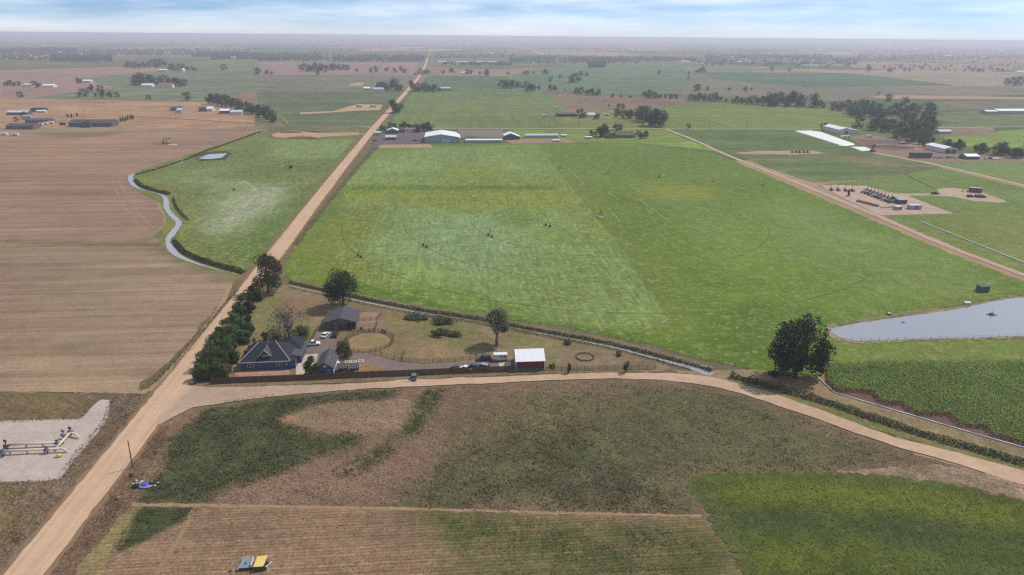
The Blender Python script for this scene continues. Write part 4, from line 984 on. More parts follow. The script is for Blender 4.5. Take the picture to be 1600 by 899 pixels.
# far-off woods that read as one mass
def far_wood(label, belts, n, size=(7, 13)):
    r = np.random.default_rng(len(label) * 13 + n); Cs = []
    for i in range(n):
        x0, x1, y0, y1 = belts[r.integers(0, len(belts))]
        p = P(r.uniform(x0, x1), r.uniform(y0, y1)); h = r.uniform(*size); w = h * r.uniform(.7, 1.3)
        m = 16
        q = r.normal(size=(m, 3)); q /= np.linalg.norm(q, axis=1)[:, None]
        Cs.append(np.array([p.x, p.y, h * .5]) + q * np.array([w * .5, w * .5, h * .45]))
    V, F, C = leaf_quads(np.vstack(Cs), 5.5, r)
    V[:, 2] = np.maximum(V[:, 2], .1)
    link('far_woods', np_mesh('far_woods', V, F, C), L_far, kind='stuff', label=label, cat='woods')
far_wood('hazy belt of trees far away on the left', [(0, 175, 80, 95), (0, 120, 76, 82), (80, 175, 88, 97)], 1500)
far_wood('thin hazy belt of trees behind the far left groves', [(175, 405, 80, 87), (300, 405, 84, 90), (330, 405, 86, 94)], 800)
far_wood('hazy belt of trees left of the far gravel road', [(405, 660, 86, 96), (520, 662, 88, 97), (406, 500, 84, 95)], 1300)
far_wood('thin hazy trees right of the far gravel road', [(668, 800, 86, 92), (690, 800, 100, 103)], 160)
far_wood('hazy belt of trees beyond the middle plain', [(795, 1000, 90, 100), (900, 1090, 90, 97), (920, 945, 99, 106)], 1100)
far_wood('hazy belt of trees beyond the right plain', [(1090, 1340, 91, 103), (1340, 1600, 84, 94), (1100, 1300, 86, 92)], 1300)
far_wood('sparse hazy trees over the far right fields', [(1200, 1600, 98, 108), (1380, 1600, 102, 112)], 120, (5, 9))
far_wood('long thin tree lines near the hazy horizon', [(0, 700, 67.5, 68.5), (200, 1100, 70.5, 71.5), (0, 600, 73, 74.5), (700, 1600, 73.5, 74.5), (900, 1600, 77, 78.5), (0, 420, 77.5, 79), (700, 1600, 80, 82)], 1000, (7, 12))
far_wood('specks of trees all over the hazy horizon', [(0, 1600, 64, 84), (0, 1600, 66, 76), (0, 1600, 72, 86)], 700, (5, 9))


# ---- strips of bank plants, corn, weeds
def veg_strip(name, label, px, width, height, dens, leaf, mat, kind='stuff', off=0.0):
    r = np.random.default_rng(len(label) + int(px[0][0]))
    q = smooth_poly(wpoly(px), 2, False); L = np.linalg.norm(np.diff(q, axis=0), axis=1); s = np.concatenate([[0], np.cumsum(L)])
    n = int(s[-1] * width * dens); t = r.uniform(0, s[-1], n)
    x = np.interp(t, s, q[:, 0]); y = np.interp(t, s, q[:, 1])
    f = fbm(x, y, 4.0, 9)
    w = (r.random(n) + r.random(n) - 1) * width * .6
    T = np.gradient(q, axis=0); T /= np.linalg.norm(T, axis=1)[:, None]
    ix = np.searchsorted(s, t).clip(0, len(q) - 1)
    x = x - T[ix, 1] * (w + off); y = y + T[ix, 0] * (w + off)
    hh = height * (.35 + 1.1 * f) * (1 - (np.abs(w) / (width * .62)) ** 2)
    z = .15 + r.random(n) * np.maximum(hh, .1)
    V, F, C = leaf_quads(np.column_stack([x, y, z]), leaf, r, .2)
    V[:, 2] = np.maximum(V[:, 2], .12)
    return link(name, np_mesh(name, V, F, C), mat, kind=kind, label=label, cat='bank plants')
veg_strip('bank_plants', 'dark reeds along the lower canal reach', [(268, 378), (280, 394), (298, 404), (337, 418), (378, 429)], 3.4, 2.2, 18, .6, L_reed, off=1.2)
veg_strip('bank_plants', 'dark reeds where the canal narrows at its first bend', [(208, 283), (216, 292), (236, 299), (262, 305)], 3.4, 1.8, 16, .7, L_reed, off=1.6)
veg_strip('bank_plants', 'dark reeds on the right bank of the middle canal', [(264, 312), (268, 326), (278, 338), (286, 346)], 2.0, 1.6, 8, .6, L_reed, off=2.6)
veg_strip('bank_plants', 'thin bank plants along the far canal reach', [(212, 274), (260, 261), (292, 250), (320, 237), (360, 224), (408, 206)], 2.5, 1.5, 5, .8, L_reed)
veg_strip('bank_plants', 'dark plants on the far side of the ditch behind the farmstead', [(x, y - 3.2) for x, y in DITCH], 2.2, 1.3, 24, .45, L_reed)
veg_strip('bank_plants', 'grass on the near side of the ditch behind the farmstead', [(x, y + 4) for x, y in DITCH[:-1]], 1.8, .7, 6, .45, L_grey)
veg_strip('bank_plants', 'dark leafy hedge of plants along the ditch beside the farm road', [(1140, 589), (1182, 601), (1232, 614), (1300, 634), (1380, 661), (1450, 684), (1530, 706), (1620, 733), (1700, 756)], 3.2, 2.0, 26, .45, L_reed)
veg_strip('bank_plants', 'dark plants along the left roadside ditch', [(240, 602), (300, 538), (350, 478), (374, 452)], 2.0, .6, 6, .4, L_reed)
veg_strip('bank_plants', 'bushes along the fence between pipe station and road', [(176, 628), (170, 656), (148, 680), (124, 708), (104, 736)], 2.2, 1.4, 4, .45, L_grey)
veg_strip('bank_plants', 'weeds along the lower fence of the pipe station', [(-40, 758), (0, 757), (60, 756), (96, 750)], 1.6, .8, 6, .4, L_grey)
veg_strip('bank_plants', 'weeds along the upper edge of the pipe station pad', [(-40, 662), (0, 660), (80, 657), (128, 655)], 1.2, .6, 6, .4, L_grey)
veg_strip('bank_plants', 'low weeds along the pond bank', [(1294, 518), (1320, 506), (1400, 496), (1470, 483), (1560, 467), (1640, 458)], 1.4, .5, 4, .4, L_grey)
veg_strip('bank_plants', 'tall weeds along the edge of the farm road at the junction', [(350, 631), (390, 624), (430, 618.5)], 1.2, .9, 7, .35, L_grey)


# corn: leaning blades in rows
corn_px = c5((410, 452), (405, 520), (440, 566), (520, 572), (632, 578), (650, 612), (690, 632), (775, 636), (800, 660), (850, 682), (990, 684), (1020, 706), (1055, 738), (1165, 748), (1225, 790), (1345, 822), (1900, 985), (1900, 425), (1364, 432), (900, 438), (600, 442))
cw = np.array(wpoly(corn_px))
sheet('corn_soil', c5((402, 462), (400, 525), (450, 575), (840, 690), (1364, 842), (1900, 1000), (1900, 420), (1364, 428), (600, 440)), A(112, 88, 76), M_dirt, grid=0, jit=.1, label='bare brown soil under the corn', cat='ground')
r = np.random.default_rng(77)
x0, y0 = cw.min(0); x1, y1 = cw.max(0)
gx, gy = np.meshgrid(np.arange(x0, min(x1, P(1760, 600).x), .42), np.arange(y0, y1, .76))
cp = np.column_stack([gx.ravel(), gy.ravel()]) + r.normal(0, .1, (gx.size, 2))
cp = cp[sdf(cp, cw) > 0.2]
cp = cp[r.random(len(cp)) < .95]
nb = 5
base = np.repeat(cp, nb, 0); n = len(base)
a = r.uniform(0, 6.28, n); hgt = (1.9 + .8 * fbm(base[:, 0], base[:, 1], 14, 4)) * r.uniform(.55, 1.0, n); ln = r.uniform(.4, .8, n); wd = r.uniform(.06, .12, n)
D = np.column_stack([np.cos(a), np.sin(a)]); Nn = np.column_stack([-D[:, 1], D[:, 0]])
b0 = np.column_stack([base - Nn * wd[:, None], hgt * .78]); b1 = np.column_stack([base + Nn * wd[:, None], hgt * .78])
m1 = np.column_stack([base + D * (ln * .5)[:, None] + Nn * wd[:, None] * 1.6, hgt]); m0 = np.column_stack([base + D * (ln * .5)[:, None] - Nn * wd[:, None] * 1.6, hgt])
V = np.stack([b0, b1, m1, m0], 1).reshape(-1, 3); F = np.arange(4 * n).reshape(n, 4)
t = r.uniform(.6, 1.4, n) * (.8 + .4 * fbm(base[:, 0], base[:, 1], 9, 6)); tas = r.random(n) < .08
C = np.repeat(np.stack([np.where(tas, 1.5, t * r.uniform(.9, 1.1, n)), np.where(tas, 1.25, t), np.where(tas, 1.6, t * .9)], 1), 4, 0)
link('corn', np_mesh('corn', V, F, C), L_corn, kind='stuff', label='tall green corn with a stepped edge below the pond', cat='corn')


# weeds standing in the foreground fields
def weeds(name, label, px, n, size, green, dry, greens, seed, clump=1.0):
    r = np.random.default_rng(seed); poly = np.array(wpoly(px)); x0, y0 = poly.min(0); x1, y1 = poly.max(0)
    p = np.column_stack([r.uniform(x0, x1, n), r.uniform(y0, y1, n)]); p = p[sdf(p, poly) > .2]
    g = np.zeros(len(p))
    for gp, am in greens:
        g = np.maximum(g, am * np.clip(sdf(p, np.array(wpoly(gp)), 4) / 3 + .5, 0, 1))
    cl = fbm(p[:, 0], p[:, 1], 5, seed) ; cl2 = fbm(p[:, 0], p[:, 1], 1.6, seed + 3)
    keep = r.random(len(p)) < np.clip((.06 + .94 * g) * (1 - clump + clump * np.clip((cl - .25) * 2.4, 0, 1) * np.clip((cl2 - .2) * 2, 0, 1.2)), 0, 1)
    p = p[keep]; g = g[keep]; m = len(p)
    z = .13 + r.uniform(.05, .3, m) * (.5 + g)
    V, F, C = leaf_quads(np.column_stack([p, z]), size, r, .5)
    mixc = np.clip(g + r.normal(0, .25, m), 0, 1)[:, None]
    cc = np.array(green) * mixc + np.array(dry) * (1 - mixc)
    C = C * np.repeat(cc, 4, 0)
    V[:, 2] = np.maximum(V[:, 2], .14)
    link(name, np_mesh(name, V, F, C), L_weed, kind='stuff', label=label, cat='weeds')
weeds('weeds', 'green and dry weeds standing in the brown field', [(120, 830), (254, 668), (300, 642), (560, 612), (880, 598), (1046, 598), (1200, 633), (1440, 716), (1290, 738), (1075, 748), (1095, 806), (700, 800), (230, 790)], 330000, .42, A(74, 86, 46), A(128, 110, 82),
      [(PATCH[4][0], .8), (PATCH[5][0], .8), (PATCH[1][0], .3), (PATCH[2][0], .5)], 41)
weeds('weeds', 'weeds scattered over the tilled field', [(130, 905), (225, 792), (640, 798), (1096, 810), (1165, 905)], 90000, .32, A(74, 86, 46), A(110, 96, 64), [([(206, 793), (308, 793), (290, 812), (240, 838), (180, 864)], 1.0), ([(690, 808), (1000, 815), (1100, 850), (1140, 905), (800, 905), (700, 850)], .45)], 42)
weeds('weeds', 'scrubby dry weeds left of the gravel road', [(0, 760), (90, 755), (172, 660), (176, 618), (228, 615), (200, 660), (110, 762), (40, 846), (0, 885)], 34000, .34, A(98, 98, 62), A(150, 124, 96), [([(0, 600), (300, 600), (300, 900), (0, 900)], .45)], 43)
weeds('weeds', 'dry weeds on the verge right of the gravel road', [(110, 860), (190, 758), (250, 672), (262, 668), (258, 690), (212, 770), (120, 890)], 15000, .32, A(96, 92, 60), A(138, 112, 84), [([(0, 600), (300, 600), (300, 900), (0, 900)], .4)], 44)
weeds('alfalfa_plants', 'leafy alfalfa standing in the bright green field', [(1080, 755), (1290, 742), (1480, 760), (1640, 792), (1640, 920), (1172, 920), (1120, 832)], 34000, .30, A(92, 104, 42), A(112, 108, 52), [([(1000, 700), (1700, 700), (1700, 1000), (1000, 1000)], .6)], 45, .4)
# ------------------------------------------------------------------ buildings, fences, vehicles, plant
Z0 = .14
C_white = paint('white_paint', (.72, .72, .70), .5)
C_wroof = paint('white_roof_metal', (.80, .80, .79), .35, wear=.05, scale=.6)
C_groof = paint('pale_grey_roof', (.50, .52, .54), .4, wear=.08, scale=.5)
C_gwall = paint('grey_metal_wall', (.30, .33, .35), .5, wear=.08, scale=.5)
C_dwall = paint('dark_wall', (.09, .09, .095), .7)
C_lwall = paint('light_wall', (.55, .54, .52), .6)
C_brick = paint('brown_brick', (.16, .105, .09), .85)
C_broof = paint('brown_shingles', (.13, .095, .085), .9, wear=.2, scale=2)
C_dshing = paint('dark_shingles', (.034, .035, .042), .9, wear=.22, scale=2.5, spec=.15)
C_gshing = paint('grey_shingles', (.085, .078, .086), .9, wear=.2, scale=2.5, spec=.15)
C_blue = paint('blue_siding', (.055, .082, .15), .7, wear=.1)
C_red = paint('dark_red_siding', (.105, .028, .032), .7, wear=.15)
C_redroof = paint('red_roof', (.30, .10, .08), .7, wear=.2)
C_wood = paint('brown_boards', (.115, .07, .05), .85, wear=.3, scale=1.2, spec=.1)
C_rail = paint('weathered_rails', (.10, .075, .055), .9, wear=.25, spec=.1)
C_olive = paint('olive_siding', (.14, .12, .09), .8, wear=.2)
C_post = paint('pole_wood', (.13, .09, .065), .9, wear=.2, spec=.1)
C_steel = paint('galvanised_steel', (.42, .43, .44), .45, .4)
C_dsteel = paint('dark_steel', (.055, .06, .068), .6)
C_black = paint('black_rubber', (.018, .018, .02), .8)
C_glass = glass_mat('window_glass')
C_trim = paint('white_trim', (.68, .67, .64), .5)
C_cream = paint('cream_pipe_paint', (.62, .52, .38), .5, wear=.08)
C_valveb = paint('blue_grey_valve', (.17, .20, .27), .5)
C_valver = paint('dark_red_valve', (.14, .05, .05), .5)
C_yellow = paint('yellow_paint', (.72, .52, .16), .5)
C_tank = paint('dark_tank', (.05, .055, .07), .5)
C_hay = paint('old_hay_bales', (.12, .11, .08), .95, wear=.35)
C_tarp = paint('dark_green_tarp', (.05, .065, .06), .6)
C_galv = paint('pivot_steel', (.16, .17, .17), .5)
C_conc = paint('concrete_grey', (.42, .38, .34), .9)
C_bluet = paint('blue_tarp', (.06, .09, .42), .45)
C_lbt = paint('pale_blue_tarp', (.20, .22, .28), .6)
C_bluegrey = paint('blue_grey_panel', (.22, .25, .30), .5, wear=.15)
C_maroon = paint('maroon_tank', (.17, .045, .055), .55)
C_cover = paint('white_plastic_cover', (.80, .77, .70), .5, wear=.05, scale=.1)
C_spoil = paint('spoil_earth', (.24, .16, .11), .95, wear=.3)
C_rock = paint('riprap_rock', (.30, .27, .25), .9, wear=.3)


def gable(name, label, cat, xl, xr, yb, depth, hw, rise, wall, roof, along='x', group=None, over=.4, door=None, wins=(), yaw=None, lean=None, dmat=None):
    """gabled building: front wall foot runs between two photo pixels, the rest goes back from there. along: ridge direction ('x' or 'y' = away)"""
    a, b = P(xl, yb), P(xr, yb); L = (b - a).length; c = (a + b) / 2
    yaw = GRID if yaw is None else yaw
    L *= 1.0
    root = empty(name, (c.x, c.y, Z0), yaw, label, cat, group)
    x = L / 2; d = depth
    w = MB()
    if along == 'y': w.prism([(-x, -.1), (x, -.1), (x, hw), (0, hw + rise), (-x, hw)], 0, d)
    else:
        p = [(0, -.1), (d, -.1), (d, hw), (d / 2, hw + rise), (0, hw)]; n = 5
        vs = [(-x, q[0], q[1]) for q in p] + [(x, q[0], q[1]) for q in p]
        w.add(vs, [tuple(range(n - 1, -1, -1)), tuple(range(n, 2 * n))] + [(i, (i + 1) % n, n + (i + 1) % n, n + i) for i in range(n)])
    w.build('wall', wall, root)
    t = .14
    for s in (-1, 1):
        m = MB(); o = over
        if along == 'y':
            k = rise / x; e = (s * (x + o), hw - k * o)
            q = [(0, hw + rise + .02), e, (e[0], e[1] + t), (0, hw + rise + .02 + t)]
            m.prism(q if s > 0 else q[::-1], -o, d + o)
        else:
            h2 = d / 2; k = rise / h2; y0 = h2; y1 = -o if s < 0 else d + o; z1 = hw - k * o
            vs = [(xx, yy, zz) for xx in (-x - o, x + o) for yy, zz in ((y0, hw + rise + .02), (y1, z1 + .02), (y1, z1 + t), (y0, hw + rise + .02 + t))]
            m.add(vs, [(0, 1, 2, 3), (7, 6, 5, 4), (0, 4, 5, 1), (1, 5, 6, 2), (2, 6, 7, 3), (3, 7, 4, 0)])
        m.build('roof', roof, root)
    if door:
        for (dx, dw, dh) in door:
            MB().box(dx * L - dw / 2, dx * L + dw / 2, -.06, .02, 0, dh).build('door', dmat or C_dwall, root)
    for (wx, wz, ww, wh) in wins:
        f = MB().box(wx * L - ww / 2, wx * L + ww / 2, -.07, .02, wz, wz + wh).build('window', C_trim, root)
        MB().box(wx * L - ww / 2 + .1, wx * L + ww / 2 - .1, -.09, -.02, wz + .1, wz + wh - .1).build('pane', C_glass, f)
    if lean:
        s, lw, lh = lean
        m = MB(); x0 = x if s > 0 else -x - lw
        m.box(x0, x0 + lw, d * .1, d * .9, -.1, lh).build('lean_to', wall, root)
        m = MB(); y0, y1 = d * .1 - .3, d * .9 + .3
        hi, lo = (hw - .15, lh + .05)
        za, zb = (hi, lo) if s > 0 else (lo, hi)
        m.add([(x0 - .1, y0, za), (x0 + lw + .2, y0, zb), (x0 + lw + .2, y1, zb), (x0 - .1, y1, za), (x0 - .1, y0, za + .12), (x0 + lw + .2, y0, zb + .12), (x0 + lw + .2, y1, zb + .12), (x0 - .1, y1, za + .12)],
              [(0, 3, 2, 1), (4, 5, 6, 7), (0, 1, 5, 4), (1, 2, 6, 5), (2, 3, 7, 6), (3, 0, 4, 7)]).build('lean_to_roof', roof, root)
    return root


def hip_roof(m, x0, x1, y0, y1, z, rise, o=.45, ridge=None, t=.12):
    """hipped roof solid over a rectangle"""
    x0 -= o; x1 += o; y0 -= o; y1 += o; zc = z - .05
    ins = min(x1 - x0, y1 - y0) / 2 if ridge is None else ridge
    if x1 - x0 >= y1 - y0: r0, r1 = (x0 + ins, (y0 + y1) / 2), (x1 - ins, (y0 + y1) / 2)
    else: r0, r1 = ((x0 + x1) / 2, y0 + ins), ((x0 + x1) / 2, y1 - ins)
    vs = [(x0, y0, zc), (x1, y0, zc), (x1, y1, zc), (x0, y1, zc), (x0, y0, zc + t), (x1, y0, zc + t), (x1, y1, zc + t), (x0, y1, zc + t), (*r0, z + rise), (*r1, z + rise)]
    fs = [(0, 3, 2, 1), (0, 1, 5, 4), (1, 2, 6, 5), (2, 3, 7, 6), (3, 0, 4, 7)]
    if x1 - x0 >= y1 - y0: fs += [(4, 5, 9, 8), (5, 6, 9), (6, 7, 8, 9), (7, 4, 8)]
    else: fs += [(4, 5, 8), (5, 6, 9, 8), (6, 7, 9), (7, 4, 8, 9)]
    return m.add(vs, fs)


def window(root, x, y, z, w, h, mull=1, face='y'):
    f = MB()
    f.box(x - w / 2, x + w / 2, y - .07, y + .02, z, z + h)
    fo = f.build('window', C_trim, root)
    k = mull + 1; pw = (w - .1 * (k + 1)) / k
    for i in range(k):
        a = x - w / 2 + .1 + i * (pw + .1)
        MB().box(a, a + pw, y - .095, y - .02, z + .1, z + h - .1).build('pane', C_glass, fo)


# ---- the blue house
a, b = P(378, 579), P(452.5, 577)
hx = (b - a).length / 2; hc = (a + b) / 2
HY = GRID + math.radians(1.5)
house = empty('blue_house', (hc.x, hc.y, Z0), HY, 'blue house with dark hipped roof and front dormer', 'house')
HD = 12.5
MB().box(-hx, hx, 0, HD, -.1, 3.0).build('wall', C_blue, house)
rf = hip_roof(MB(), -hx, hx, 0, HD, 3.0, 4.3, .55, ridge=5.6).build('roof', C_dshing, house)
MB().box(-hx - .58, hx + .58, -.60, -.52, 2.86, 3.08).build('gutter', C_trim, rf)
for s in (-1, 1):   # pale hip caps
    MB().tube((s * (hx + .55), -.55, 3.13), (s * (hx + .55 - 5.6), HD / 2, 7.34), .09, .09, 5).build('ridge_cap', C_lwall, rf)
window(house, -hx + 3.0, 0, .9, 1.9, 1.4, 1); window(house, hx - 3.2, 0, 1.0, 1.9, 1.3, 1); window(house, hx - .9, 0, 1.3, .6, .7, 0)
MB().box(-hx + .1, -hx + 1.3, -.06, .02, 0, 2.1).build('door', C_dwall, house)
# gabled dormer
dm = MB().prism([(-1.4, 3.2), (1.4, 3.2), (1.4, 5.0), (0, 6.7), (-1.4, 5.0)], 1.0, 6.2).build('dormer', C_blue, house)
for s in (-1, 1):
    q = [(0, 6.76), (s * 2.05, 4.40), (s * 2.05, 4.56), (0, 6.94)]
    MB().prism(q if s > 0 else q[::-1], .55, 6.3).build('dormer_roof', C_gshing if s > 0 else C_dshing, dm)  # right slope takes paler shingles: sun and shade put into the colour
for s in (-1, 1): MB().prism([(0, 6.72), (s * 2.1, 4.28), (s * 2.1, 4.50), (0, 6.96)][::s], .46, .56).build('barge_board', C_trim, dm)
MB().box(-1.0, 1.0, .93, 1.02, 3.55, 4.7).build('window', C_trim, dm)
for i in range(3): MB().box(-.88 + i * .61, -.88 + i * .61 + .5, .9, .96, 3.7, 4.55).build('window_pane', C_glass, dm)
# left dark porch recess, rear right wing, right lean roof
MB().box(-hx + .6, -hx + 2.2, 3.0, 4.2, 4.4, 5.6).build('side_dormer', C_dshing, house)
MB().box(hx - 4.5, hx + 2.2, HD, HD + 5.5, -.1, 3.0).build('rear_wing', C_blue, house)
hip_roof(MB(), hx - 4.5, hx + 2.2, HD - 3.2, HD + 5.5, 3.0, 2.6, .4).build('wing_roof', C_dshing, house)
MB().box(hx + .002, hx + 3.2, 4.0, HD + 2.0, -.1, 2.5).build('side_wing', C_blue, house)
m = MB(); m.add([(hx - .2, 3.5, 3.25), (hx + 3.7, 3.5, 2.45), (hx + 3.7, HD + 2.4, 2.45), (hx - .2, HD + 2.4, 3.25), (hx - .2, 3.5, 3.4), (hx + 3.7, 3.5, 2.6), (hx + 3.7, HD + 2.4, 2.6), (hx - .2, HD + 2.4, 3.4)], [(0, 3, 2, 1), (4, 5, 6, 7), (0, 1, 5, 4), (1, 2, 6, 5), (2, 3, 7, 6), (3, 0, 4, 7)]); m.build('side_roof', C_gshing, house)  # paler shingles here paint in the sunlight on this slope
MB().box(hx + .01, hx + 1.9, 0.0, 3.99, -.1, 2.7).build('entry_bay', C_blue, house)
MB().box(hx - .1, hx + 2.2, -.35, 3.3, 2.71, 2.86).build('entry_roof', C_dshing, house)
MB().tube((-1.8, HD / 2 - .4, 7.0), (-1.8, HD / 2 - .4, 8.0), .12, .12, 8).build('vent_pipe', C_steel, house)
MB().box(-5.2, -4.3, HD * .62, HD * .62 + .8, 5.0, 8.2).build('chimney', C_brick, house)

# ---- blue garage
g = gable('blue_garage', 'blue garage with grey gabled roof beside the blue house', 'garage', 496, 521.5, 588, 10.5, 3.0, 1.7, C_blue, C_gshing, 'y', over=.45)
gx = (P(521.5, 588) - P(496, 588)).length / 2
MB().box(gx + .003, gx + .05, .1, 10.4, 0, 2.85).build('sunlit_side_panel', C_white, g)  # white right wall, its sunlit brightness painted into the panel
MB().prism([(-.35, 3.1), (.35, 3.1), (.35, 3.6), (0, 3.9), (-.35, 3.6)], -.08, -.002).build('attic_vent', C_trim, g)
MB().tube((1.0, 4.0, 4.2), (1.0, 4.0, 5.0), .1, .1, 8).build('vent_pipe', C_white, g)
window(g, 1.1, 0, 1.1, .7, .8, 0)
# ---- stable
s_ = gable('stable', 'brown stable with grey gabled roof under the broad cottonwood', 'barn', 509, 556, 515.5, 11.0, 3.1, 1.7, C_olive, C_gshing, 'y', over=.7, door=[(-.28, 1.6, 2.3), (.05, 3.2, 2.6)], dmat=C_wood)
sx = (P(556, 515.5) - P(509, 515.5)).length / 2
MB().box(sx * .42, sx * .97, -.08, .02, 0, 2.7).build('stall_shade_panel', C_black, s_)  # black slab on the closed wall, painted shade of the stall interior
for k in (-1, 1): MB().box(k * sx * .98 - .1, k * sx * .98 + .1, -.75, -.6, -.1, 2.9).build('porch_post', C_wood, s_)
# ---- red barn with white roof
rb = gable('red_barn', 'dark red barn with bright white metal roof beside the horse trailer', 'barn', 806.5, 850.5, 580, 9.2, 3.6, 2.1, C_red, C_wroof, 'x', over=.3)
rx = (P(850.5, 580) - P(806.5, 580)).length / 2
MB().box(-rx + .1, rx - .1, -.05, .003, -.1, .9).build('plinth', C_dwall, rb)
MB().box(-rx - .05, -rx + .003, 2.6, 6.6, 0, 3.0).build('door', C_lwall, rb)
MB().box(rx - .003, rx + .06, 3.5, 5.5, .2, 2.3).build('side_door', C_dwall, rb)
for k in (-1, 1): MB().box(k * rx - .06, k * rx + .06, -.06, .06, -.1, 3.5).build('corner_board', C_trim, rb)
# ---- lean-to sheds behind the fence
for (xl, xr, lab) in ((525.5, 543.5, 'grey roofed lean-to shed behind the fence, next to the garage'), (544.5, 560, 'darker low lean-to shed behind the fence, second from the garage')):
    a, b = P(xl, 584), P(xr, 583); L = (b - a).length; c = (a + b) / 2
    o = empty('lean_to_shed', (c.x, c.y, Z0), GRID, lab, 'shed')
    MB().add([(-L / 2, -.4, 1.7), (L / 2, -.4, 1.7), (L / 2, 2.6, 2.3), (-L / 2, 2.6, 2.3), (-L / 2, -.4, 1.8), (L / 2, -.4, 1.8), (L / 2, 2.6, 2.4), (-L / 2, 2.6, 2.4)], [(0, 3, 2, 1), (4, 5, 6, 7), (0, 1, 5, 4), (1, 2, 6, 5), (2, 3, 7, 6), (3, 0, 4, 7)]).build('roof', C_gshing, o)
    MB().box(-L / 2 + .1, L / 2 - .1, 2.2, 2.35, -.1, 2.2).build('back_wall', C_wood, o)
    for k in (-1, 0, 1): MB().cbox((k * (L / 2 - .2), -.2, -.1), .14, .14, 1.83).build('post', C_post, o)
for i, (x, y) in enumerate(((543, 567.5), (553, 567), (564, 566))):
    p = P(x, y); o = empty('planter_bed', (p.x, p.y, Z0), GRID, ['left', 'middle', 'right'][i] + ' of three square white planter frames by the garage', 'planter')
    for (x0, x1, y0, y1) in ((-.85, .85, -.85, -.7), (-.85, .85, .7, .85), (-.85, -.7, -.699, .699), (.7, .85, -.699, .699)): MB().box(x0, x1, y0, y1, -.03, .4).build('board', C_white, o)
    MB().box(-.69, .69, -.69, .69, -.03, .25).build('soil', C_spoil, o)
p = P(528.5, 572); o = empty('propane_tank', (p.x, p.y, Z0), GRID, 'white propane tank by the right wall of the garage', 'tank')
MB().ball((0, 0, .85), .55, 1.1, .55, 12, 8).build('tank_body', C_white, o, smooth=True)
for k in (-.6, .6): MB().box(-.3, .3, k - .08, k + .08, -.05, .5).build('saddle', C_steel, o)

# ---- fences
def rail_fence(name, label, pts, h=1.4, rails=3, step=2.6, mat=None, closed=False, cat='fence', world_pts=False, pr=.07, rr=.045, group=None):
    mat = mat or C_rail
    q = [Vector((x, y, 0)) for x, y in (pts if world_pts else wpoly(pts))]
    if closed: q.append(q[0])
    root = empty(name, (q[0].x, q[0].y, Z0), 0, label, cat, group); o = Vector((q[0].x, q[0].y, 0))
    post = MB().tube((0, 0, -.15), (0, 0, h + .1), pr, pr, 6).mesh('post'); post.materials.append(mat)
    for a, b in zip(q[:-1], q[1:]):
        n = max(1, round((b - a).length / step)); last = None
        for i in range(n + 1):
            p = a.lerp(b, i / n) - o
            if i < n or (b - q[-1]).length < 1e-6 and not closed:
                c = link('post', post, None, root); c.location = (p.x, p.y, 0)
        m_len = (b - a).length
        for k in range(rails):
            z = h * (k + 1) / rails - .05; pa, pb = a - o, b - o
            nseg = max(1, round(m_len / 12))
            for s in range(nseg):
                u, v = pa.lerp(pb, s / nseg), pa.lerp(pb, (s + 1) / nseg)
                MB().tube((u.x, u.y, z), (v.x, v.y, z), rr, rr, 4).build('rail', mat, root)
    return root


# board fence along the road: a panel and a post every 2.4 m
def board_fence(label, pts, h=2.0):
    q = [Vector((x, y, 0)) for x, y in wpoly(pts)]
    root = empty('board_fence', (q[0].x, q[0].y, Z0), 0, label, 'fence'); o = q[0].copy()
    panel = MB()
    for i in range(12): panel.box(i * .2 + .008, i * .2 + .192, -.02 - .012 * (i % 2), .01, -.05, h - random.uniform(0, .03))
    panel.box(0, 2.4, .011, .06, .4, .5); panel.box(0, 2.4, .011, .06, h - .45, h - .35)
    panel = panel.mesh('panel'); panel.materials.append(C_wood)
    post = MB().cbox((0, .1, -.1), .12, .12, h + .1).mesh('post'); post.materials.append(C_wood)
    for a, b in zip(q[:-1], q[1:]):
        n = max(1, round((b - a).length / 2.4)); d = (b - a); yaw = math.atan2(d.y, d.x)
        for i in range(n):
            p = a.lerp(b, i / n) - o
            c = link('panel', panel, None, root); c.location = (p.x, p.y, 0); c.rotation_euler = (0, 0, yaw); c.scale = (d.length / n / 2.4, 1, 1)
            c = link('post', post, None, root); c.location = (p.x, p.y, 0); c.rotation_euler = (0, 0, yaw)
    return root
board_fence('long solid brown board fence between farm road and farmstead', [(330, 601), (372, 598.5), (470, 595), (560, 590.5), (640, 587.5), (720, 584), (803, 581)], 2.1)

def ring(cx, cy, rx, n, a0=0, a1=360):
    c = P(cx, cy); r = rx * mpp(cx, cy)
    return [(c.x + r * math.cos(math.radians(t)), c.y + r * math.sin(math.radians(t))) for t in np.linspace(a0, a1, n)]
sheet('pen_ground', ring(576, 535, 33, 40)[:-1], A(172, 138, 104), M_dirt, jit=0, world_pts=True, grid=1.5, z=.172, paint=[(None, A(128, 118, 74), 2, .6, 4)], label='dusty ground inside the round pen', cat='ground')
rail_fence('round_pen', 'round rail pen for horses beside the stable', ring(577, 535, 38, 29)[:-1], 1.5, 4, 2.2, closed=True, world_pts=True, cat='pen', rr=.05)
rail_fence('rail_fence', 'corral rails behind the stable, along its far side', [(557, 503), (590, 501), (596, 491)], 1.5, 4, 2.4, rr=.05)
rail_fence('rail_fence', 'corral rails in front of the stable yard', [(541, 517), (560, 518.5), (586, 519), (590, 505)], 1.5, 4, 2.4, rr=.05)
rail_fence('rail_fence', 'rails splitting the corral behind the stable', [(556, 512), (589, 510)], 1.4, 3, 2.4, rr=.045)
rail_fence('rail_fence', 'rail fence running from the round pen along the gravel drive', [(578, 552), (605, 559), (628, 565), (664, 568), (700, 566), (745, 561)], 1.4, 4, 2.6, rr=.05)
rail_fence('rail_fence', 'short rail fence standing up into the pasture from the drive', [(628, 565), (632, 552)], 1.4, 4, 2.6, rr=.05)
